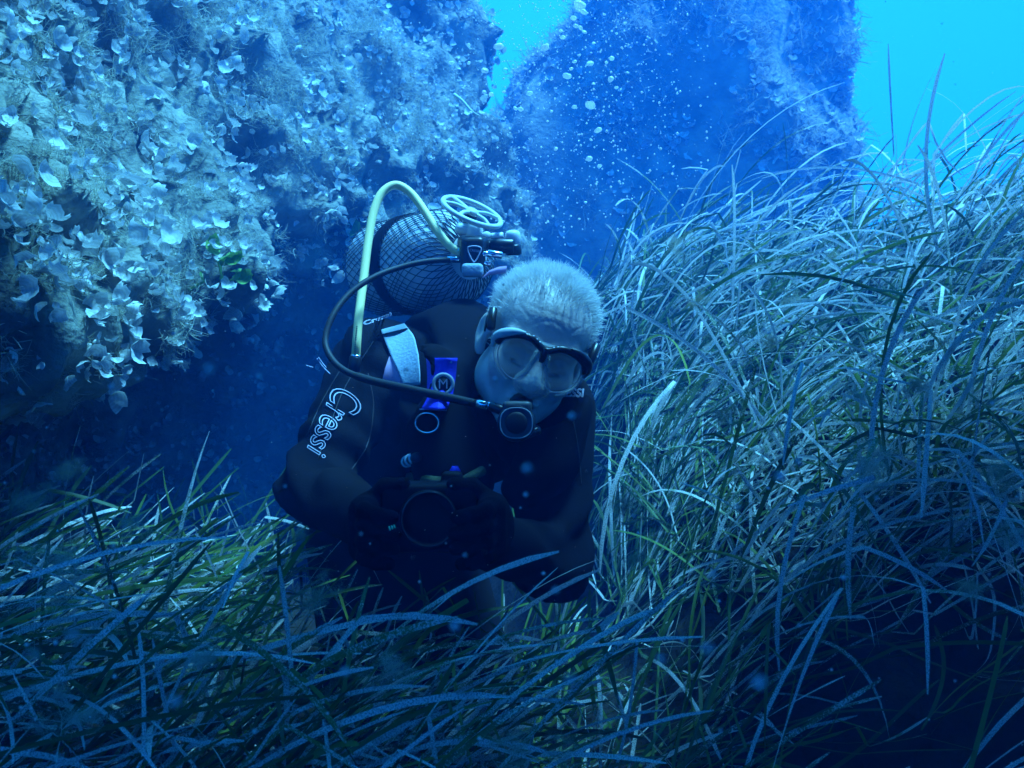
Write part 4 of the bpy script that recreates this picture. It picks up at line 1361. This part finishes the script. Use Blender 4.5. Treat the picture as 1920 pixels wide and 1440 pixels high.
# guard ring
gc = P(885, 397, 1.61)
u1 = Vector((.905, 0, -.42)).normalized(); u2 = Vector((.19, .90, .40)).normalized(); u2 = (u2 - u1 * u1.dot(u2)).normalized(); gn = u1.cross(u2)
def gpt(r, a, h=0.0):
    return gc + (u1 * math.cos(a) + u2 * math.sin(a)) * r + gn * h
ringp = [gpt(.056, a) for a in np.linspace(0, 2 * math.pi, 48, endpoint=False)]
guard = child('guard_ring', tube(ringp, .0049, 10, True), m_netpale, tank, TINV)
for a0, a1, r_ in ((.55, .9, .0035), (2.6, 2.9, .0045), (4.5, 4.3, .004), (3.5, 3.2, .0035), (5.6, 5.9, .003)):
    sp2 = spline([gpt(.010, a1), gpt(.033, (a0 + a1) / 2, .002), gpt(.056, a0)], 10)
    child('spoke', tube(sp2, r_, 8), m_netpale, guard, TINV)
child('hub', lathe(gc - gn * .004, gn, [(0, .012), (.008, .012)], 16), m_netpale, guard, TINV)
stem_ = [gc - gn * .002, gc.lerp(T0 - ax_ * .03, .5) - gn * .01, T0 - ax_ * .02]
child('guard_stem', tube(spline(stem_, 10), .012, 10), m_blackp, tank, TINV)
# valve body, cross bar and knobs
D_ = 1.615
child('valve_neck', rod(T0 - ax_ * .03, P(868, 462, 1.63), .019), m_blackp, tank, TINV)
child('valve_body', rod(P(872, 458, 1.63), P(965, 462, 1.60), .0135), m_blackp, tank, TINV)
for (x0, y0), (x1, y1), r_, mt, nm in (((888, 470), (889, 445), .0165, m_blackp, 'knob_base'), ((963, 478), (962, 458), .0150, m_blackp, 'knob_base'),
                                       ((889, 447), (890, 416), .0150, m_sil, 'valve_knob'), ((962, 460), (961, 431), .0142, m_sil, 'valve_knob'),
                                       ((880, 431), (853, 427), .0110, m_sil, 'valve_knob')):
    a, b = P(x0, y0, D_), P(x1, y1, D_ - .004)
    child(nm, knob(a, b, r_) if nm == 'valve_knob' else rod(a, b, r_), mt, tank, TINV)
child('bar_sleeve', rod(P(921, 445, D_), P(944, 443, D_), .0078), m_sil, tank, TINV)
q = P(912, 442, D_)
child('blank_plug', lathe(q + Vector((0, .012, 0)), CAM - q, [(0, .0095), (.012, .0098), (.016, .0085)], 24), m_sil, tank, TINV)

# ---- regulator: first stage, hoses, second stage
reg = thing('regulator', 'diving regulator with a pale yellow hose arching over the diver\'s shoulder', 'regulator')
reg.location = P(886, 480, 1.57)
GINV = -np.array(reg.location)
FSc = P(887, 482, 1.575)
fsv, fsf = surface(lambda p: smin(s_box(p, tuple(FSc), (.022, .022, .034), .010), s_box(p, tuple(FSc + Vector((0, .01, .026))), (.028, .018, .012), .008), .008), tuple(FSc - Vector((.05, .05, .06))), tuple(FSc + Vector((.05, .05, .06))), .0035)
fst = child('first_stage', (fsv, fsf), m_blackp, reg, GINV)
FSB = bvh_of((fsv, fsf))
sh = [(878, 463), (885, 461.5), (893, 461.5), (901, 464), (902, 469), (898, 478), (893, 487), (889, 491), (885, 487), (880, 477), (877, 468)]
shl = [drape(x, y, FSB, .0015, 1.55) for x, y in sh]
child('shield_emblem', tube(spline(shl + shl[:1], 44)[:-1], .0011, 6, True), m_white, fst, GINV)
lettering('shield_print', 'CRESSI', (890, 470), (6.6, .8), (.5, -6.5), FSB, m_white, fst, GINV, 0.001, bold=0.01, fallback=1.55)
ppos = P(886, 507, 1.55)
pb = surface(lambda p: s_box(p, tuple(ppos), (.019, .014, .0115), .007), tuple(ppos - Vector((.03, .03, .03))), tuple(ppos + Vector((.03, .03, .03))), .0028)
child('pale_end_cap', pb, m_pale, reg, GINV)
child('port_fitting', rod(P(914, 474, 1.56), P(942, 479, 1.56), .0062), m_chrome, reg, GINV)
child('port_fitting', rod(P(903, 477, 1.56), P(916, 475, 1.56), .0048), m_chrome, reg, GINV)
child('port_fitting', rod(P(908, 492, 1.56), P(920, 496, 1.56), .0045), m_chrome, reg, GINV)
child('port_fitting', rod(P(838, 486, 1.57), P(864, 487, 1.57), .0058), m_chrome, reg, GINV)
child('port_fitting', rod(P(858, 470, 1.57), P(876, 478, 1.57), .0062), m_chrome, reg, GINV)
yh = spline([P(866, 474, 1.57), P(846, 464, 1.575), P(822, 436, 1.585), P(796, 396, 1.60), P(770, 362, 1.61), P(742, 347, 1.61), P(716, 362, 1.60), P(700, 400, 1.585), P(690, 455, 1.565), P(682, 520, 1.54),
             P(673, 590, 1.51), P(669, 640, 1.495), P(667, 674, 1.50)], 110)
yhose = child('inflator_hose', tube(yh, .0076, 14), m_yellow, reg, GINV)
YB = bvh_of(tube(yh, .0076, 14))
child('quick_connector', rod(P(667, 668, 1.498), P(663, 700, 1.50), .0105), m_blackp, reg, GINV)
child('connector_ring', rod(P(667.5, 664, 1.497), P(667, 670, 1.498), .0092), m_chrome, reg, GINV)
gm = np.random.default_rng(8)
for y_ in np.arange(612, 668, 3.4):
    x_ = np.interp(y_, [590, 640, 674], [671, 666.5, 664.5])
    if gm.random() < .15:
        continue
    a, b = drape(x_ - 1.2, y_, YB, .0004, 1.49), drape(x_ + 1.5, y_ + .5, YB, .0004, 1.49)
    child('hose_print', tube([a, a.lerp(b, .5), b], .0007, 4), m_printink, yhose, GINV)
bh = spline([P(845, 487, 1.57), P(800, 490, 1.55), P(750, 501, 1.53), P(700, 520, 1.50), P(655, 551, 1.47), P(624, 592, 1.44), P(610, 636, 1.42), P(619, 668, 1.40), P(645, 694, 1.38), P(690, 712, 1.36),
             P(760, 728, 1.33), P(830, 743, 1.305), P(892, 757, 1.285)], 110)
child('breathing_hose', tube(bh, [.0052 + .0012 * (i > 78) for i in range(111)], 12), m_rubber, reg, GINV)
child('hose_ferrule', rod(P(894, 757, 1.285), P(913, 760, 1.28), .0066), m_chrome, reg, GINV)
child('hose_ferrule', rod(P(914, 760, 1.28), P(920, 761, 1.28), .0056), m_chrome, reg, GINV)
child('swivel', rod(P(919, 761, 1.28), P(948, 772, 1.272), .0075), m_blackp, reg, GINV)
mo = HWv(0, -.098, -.078)
S0 = P(968, 793, 1.255)
second = child('second_stage', lathe(S0 + (S0 - CAM).normalized() * .026, CAM - S0, [(0, .018), (.006, .026), (.016, .0275), (.024, .0265), (.027, .0240), (.0265, .021)], 36), m_blackp, reg, GINV)
nS = (CAM - S0).normalized()
e1 = nS.cross(Vector((0, 0, 1))).normalized(); e2 = e1.cross(nS)
rimp = [S0 + nS * .0005 + e1 * (.0228 * math.copysign(abs(math.cos(t)) ** .8, math.cos(t))) + e2 * (.0215 * math.copysign(abs(math.sin(t)) ** .8, math.sin(t))) for t in np.linspace(0, 2 * math.pi, 40, endpoint=False)]
child('cover_rim', tube(rimp, .0009, 8, True), m_grey, second, GINV)
child('purge_button', lathe(S0, nS, [(0, .016), (.0015, .0155), (.003, .012)], 28), m_rubber, second, GINV)
child('adjust_cap', rod(P(985, 800, 1.262), P(999, 798, 1.268), .0085), m_blackp, second, GINV)
tp_ = mo.lerp(S0, .62) + Vector((0, .004, .012))
bxv = surface(lambda p: s_box(p, tuple(P(970, 766, 1.272)), (.021, .016, .011), .006), tuple(P(970, 766, 1.272) - Vector((.04, .04, .04))), tuple(P(970, 766, 1.272) + Vector((.04, .04, .04))), .003)
child('case_top', bxv, mat('dark_grey_plastic', (0.07, 0.075, 0.08), 0.4), second, GINV)
child('mouthpiece', tube(spline([mo + Vector((0, .01, 0)), mo.lerp(P(970, 762, 1.275), .6), P(970, 766, 1.28)], 8), [.019, .019, .018, .017, .016, .016, .016, .015, .015], 14), m_rubber, second, GINV)
ex = [P(952, 812, 1.275), P(968, 818, 1.27), P(988, 814, 1.275), P(1010, 806, 1.285)]
child('exhaust_tee', tube(spline(ex, 12), .007, 10), m_blackp, second, GINV)

# ---- the round black device in his hands
dev = thing('underwater_camera', 'black round-fronted camera housing held between the diver\'s gloved hands', 'camera')
dev.location = DEV
DINV = -np.array(DEV)
dv, df = surface(lambda p: smin(s_box(p, tuple(DEV + Vector((0, .02, 0))), (.064, .026, .046), .010), s_box(p, tuple(DEV + Vector((.03, .02, .05))), (.014, .012, .010), .005), .006),
                 tuple(DEV - Vector((.09, .06, .08))), tuple(DEV + Vector((.09, .08, .09))), .004)
child('housing', (dv, df), m_dev, dev, DINV)
nD = Vector((.12, -1, .10)).normalized()
port = child('lens_port', lathe(DEV, nD, [(-.01, .038), (.008, .038), (.018, .0365), (.0185, .033), (.010, .031)], 40), m_dev, dev, DINV)
_, q1, q2 = frame_of(nD)
rp_ = [DEV + nD * .0185 + (q1 * math.cos(t) + q2 * math.sin(t)) * .0348 for t in np.linspace(0, 2 * math.pi, 44, endpoint=False)]
child('port_rim', tube(rp_, .0008, 8, True), m_shine, port, DINV)
child('port_glass', lathe(DEV + nD * .010, nD, [(0, .031), (.002, .030), (.004, .022), (.005, .010)], 32), m_lens, port, DINV)
for sx in (-1, 1):
    child('grip', rod(DEV + Vector((sx * .066, .02, -.045)), DEV + Vector((sx * .066, .02, .04)), .010), m_rubber, dev, DINV)

GLB = bvh_of((gloves[0][0], gloves[0][1]), (sv, sf))
for cx_, cy_ in ((737, 989), (754, 1017)):
    for k in range(4):
        x_ = cx_ - 6.5 + 4.4 * k; y_ = cy_ + 1.5 - 1.3 * k
        a, b = drape(x_ - 1.0, y_ - 3.5, GLB, .0012, 1.14), drape(x_ + 1.0, y_ + 3.5 - .9 * k, GLB, .0012, 1.14)
        child('glove_print', tube([a, a.lerp(b, .5), b], .0012, 5), m_green, gloves[0][2], Vector((0, 0, 0)) + Vector(PINV))

# ================================================================== THE WATER: haze, bubbles, drifting specks
hz_v = np.array([(x, y, z) for x in (-6.2, 6.2) for y in (-6.2, 6.2) for z in (-1.6, 4.2)], dtype=float)
hz_f = np.array([(0, 1, 3, 2), (4, 6, 7, 5), (0, 4, 5, 1), (2, 3, 7, 6), (0, 2, 6, 4), (1, 5, 7, 3)])
m_haze = bpy.data.materials.new('sea_water')
m_haze.use_nodes = True
N, L = m_haze.node_tree.nodes, m_haze.node_tree.links
N.remove(N['Principled BSDF'])
pv = N.new('ShaderNodeVolumePrincipled')
pv.inputs['Color'].default_value = (0.001, 0.27, 1.0, 1)
pv.inputs['Density'].default_value = 0.135
pv.inputs['Absorption Color'].default_value = (0.0, 0.0, 1.0, 1)
pv.inputs['Anisotropy'].default_value = 0.2
L.new(pv.outputs[0], N['Material Output'].inputs['Volume'])
haze = link('haze', mesh_np('haze', hz_v, hz_f, False), m_haze, kind='stuff')

# ---- exhaled bubbles
m_bub = mat('bubble_air', (1.0, 0.97, 0.98), 0.15, spec=1.0, trans=0.5)
BUB = [(934, 86, 8), (1022, 88, 7), (846, 118, 5), (922, 47, 4), (909, 132, 6), (948, 129, 3), (908, 172, 4), (921, 177, 4), (945, 172, 3), (967, 203, 4), (976, 204, 5), (993, 175, 5), (883, 211, 3), (1107, 197, 8),
       (1077, 200, 4), (1063, 142, 7), (1106, 119, 6), (1145, 148, 6), (1147, 110, 5), (1156, 164, 3), (1121, 244, 6), (1104, 297, 6), (1124, 311, 4), (1042, 279, 4), (1108, 262, 2.5), (1034, 208, 3), (998, 158, 3),
       (1011, 158, 3), (1113, 157, 3), (1077, 115, 4), (1086, 103, 3), (1087, 10, 9), (1075, 34, 4.5), (1079, 48, 4.5), (1055, 70, 4.5), (1089, 53, 4), (1096, 60, 4), (1052, 58, 3.5), (1071, 129, 3.5), (836, 32, 3),
       (884, 20, 3), (879, 118, 3), (880, 84, 3), (1133, 27, 2.5), (1172, 43, 3), (1156, 63, 2.5), (1113, 81, 3), (1098, 379, 2.5), (1177, 136, 2.5), (1137, 117, 3), (1094, 22, 6), (1081, 4, 5)]
gb = np.random.default_rng(12)
def blob(seed):
    g = np.random.default_rng(seed)
    bm = bmesh.new()
    bmesh.ops.create_icosphere(bm, subdivisions=2, radius=1.0)
    for v in bm.verts:
        n = fbm(np.array([v.co]) * 1.3 + seed * 5, 2, seed)[0]
        v.co = Vector((v.co.x, v.co.y, v.co.z * .62)) * (1 + .28 * n)
    me = bpy.data.meshes.new('bubble')
    bm.to_mesh(me); bm.free()
    for p in me.polygons:
        p.use_smooth = True
    me.materials.append(m_bub)
    return me
BM = [blob(s) for s in range(6)]
for x_, y_, r_ in BUB:
    d_ = gb.uniform(1.45, 2.0)
    o = link('bubble', BM[gb.integers(6)], None)
    where = 'in front of the overhanging rock' if x_ < 930 else 'in the bright water gap' if x_ < 1030 and y_ < 190 else 'at the foot of the bubble column' if y_ > 190 else 'high in the bubble column' if y_ < 90 else 'midway up the bubble column'
    sz = 'large' if r_ > 5.5 else 'medium' if r_ > 3.4 else 'small'
    tag(o, sz + ' bright air bubble ' + where, 'bubble', sz + ' air bubbles ' + where)
    o.location = P(x_, y_, d_)
    s_ = 1.2 * r_ / FPX * d_
    o.scale = (s_, s_, s_)
    o.rotation_euler = (gb.uniform(-.5, .5), gb.uniform(-.6, .6), gb.uniform(0, 6))

def specks(name, pos, rad, material, label, cat):
    oct_v = np.array([(1, 0, 0), (-1, 0, 0), (0, 1, 0), (0, -1, 0), (0, 0, 1), (0, 0, -1)], dtype=float)
    oct_f = np.array([(0, 2, 4), (2, 1, 4), (1, 3, 4), (3, 0, 4), (2, 0, 5), (1, 2, 5), (3, 1, 5), (0, 3, 5)])
    n = len(pos)
    v = (pos[:, None] + oct_v[None] * rad[:, None, None]).reshape(-1, 3)
    f = (oct_f[None] + (np.arange(n) * 6)[:, None, None]).reshape(-1, 3)
    return tag(link(name, mesh_np(name, v, f), material, kind='stuff'), label, cat)
n_ = 3000
px_ = gb.normal(1085, 105, n_); py_ = gb.uniform(-120, 470, n_) 
wide = gb.random(n_) < .35
px_[wide] = gb.uniform(690, 1330, wide.sum())
keep = gb.random(n_) < np.interp(py_, [-120, 150, 330, 470], [1, 1, .75, .15]) * np.where(px_ < 900, np.interp(py_, [0, 160, 330], [1, .6, .05]), 1)
px_, py_ = px_[keep], py_[keep]
dd_ = gb.uniform(1.35, 2.5, len(px_))
pos_ = np.stack([(px_ - 960) / FPX * dd_, dd_, 1 - (py_ - 720) / FPX * dd_], 1)
specks('fine_bubbles', pos_, gb.uniform(.4, 1.0, len(px_)) ** 2.6 * .0026, m_bub, 'cloud of tiny bubbles in the gap between the rocks', 'bubbles')
m_snow = mat('drifting_speck', (0.75, 0.74, 0.70), 0.7)
# specks drift all through the water, close to the lens too (where they blur to soft discs)
ns = 9000
pos_ = np.stack([gb.uniform(-1.6, 1.9, ns), gb.uniform(0.08, 3.2, ns), gb.uniform(0.45, 2.2, ns)], 1)
rad_ = gb.uniform(.0002, .0007, ns)
near = pos_[:, 1] < .35
rad_[near] *= .8
nn_ = 150
dn_ = gb.uniform(.10, .75, nn_)
nearp = np.stack([gb.uniform(-.6, .6, nn_) * dn_, dn_, 1 + gb.uniform(-.45, .12, nn_) * dn_], 1)
pos_ = np.concatenate([pos_, nearp]); rad_ = np.concatenate([rad_, gb.uniform(.0005, .0012, nn_)])
specks('drifting_specks', pos_, rad_, m_snow, 'pale specks drifting in the water everywhere', 'specks')
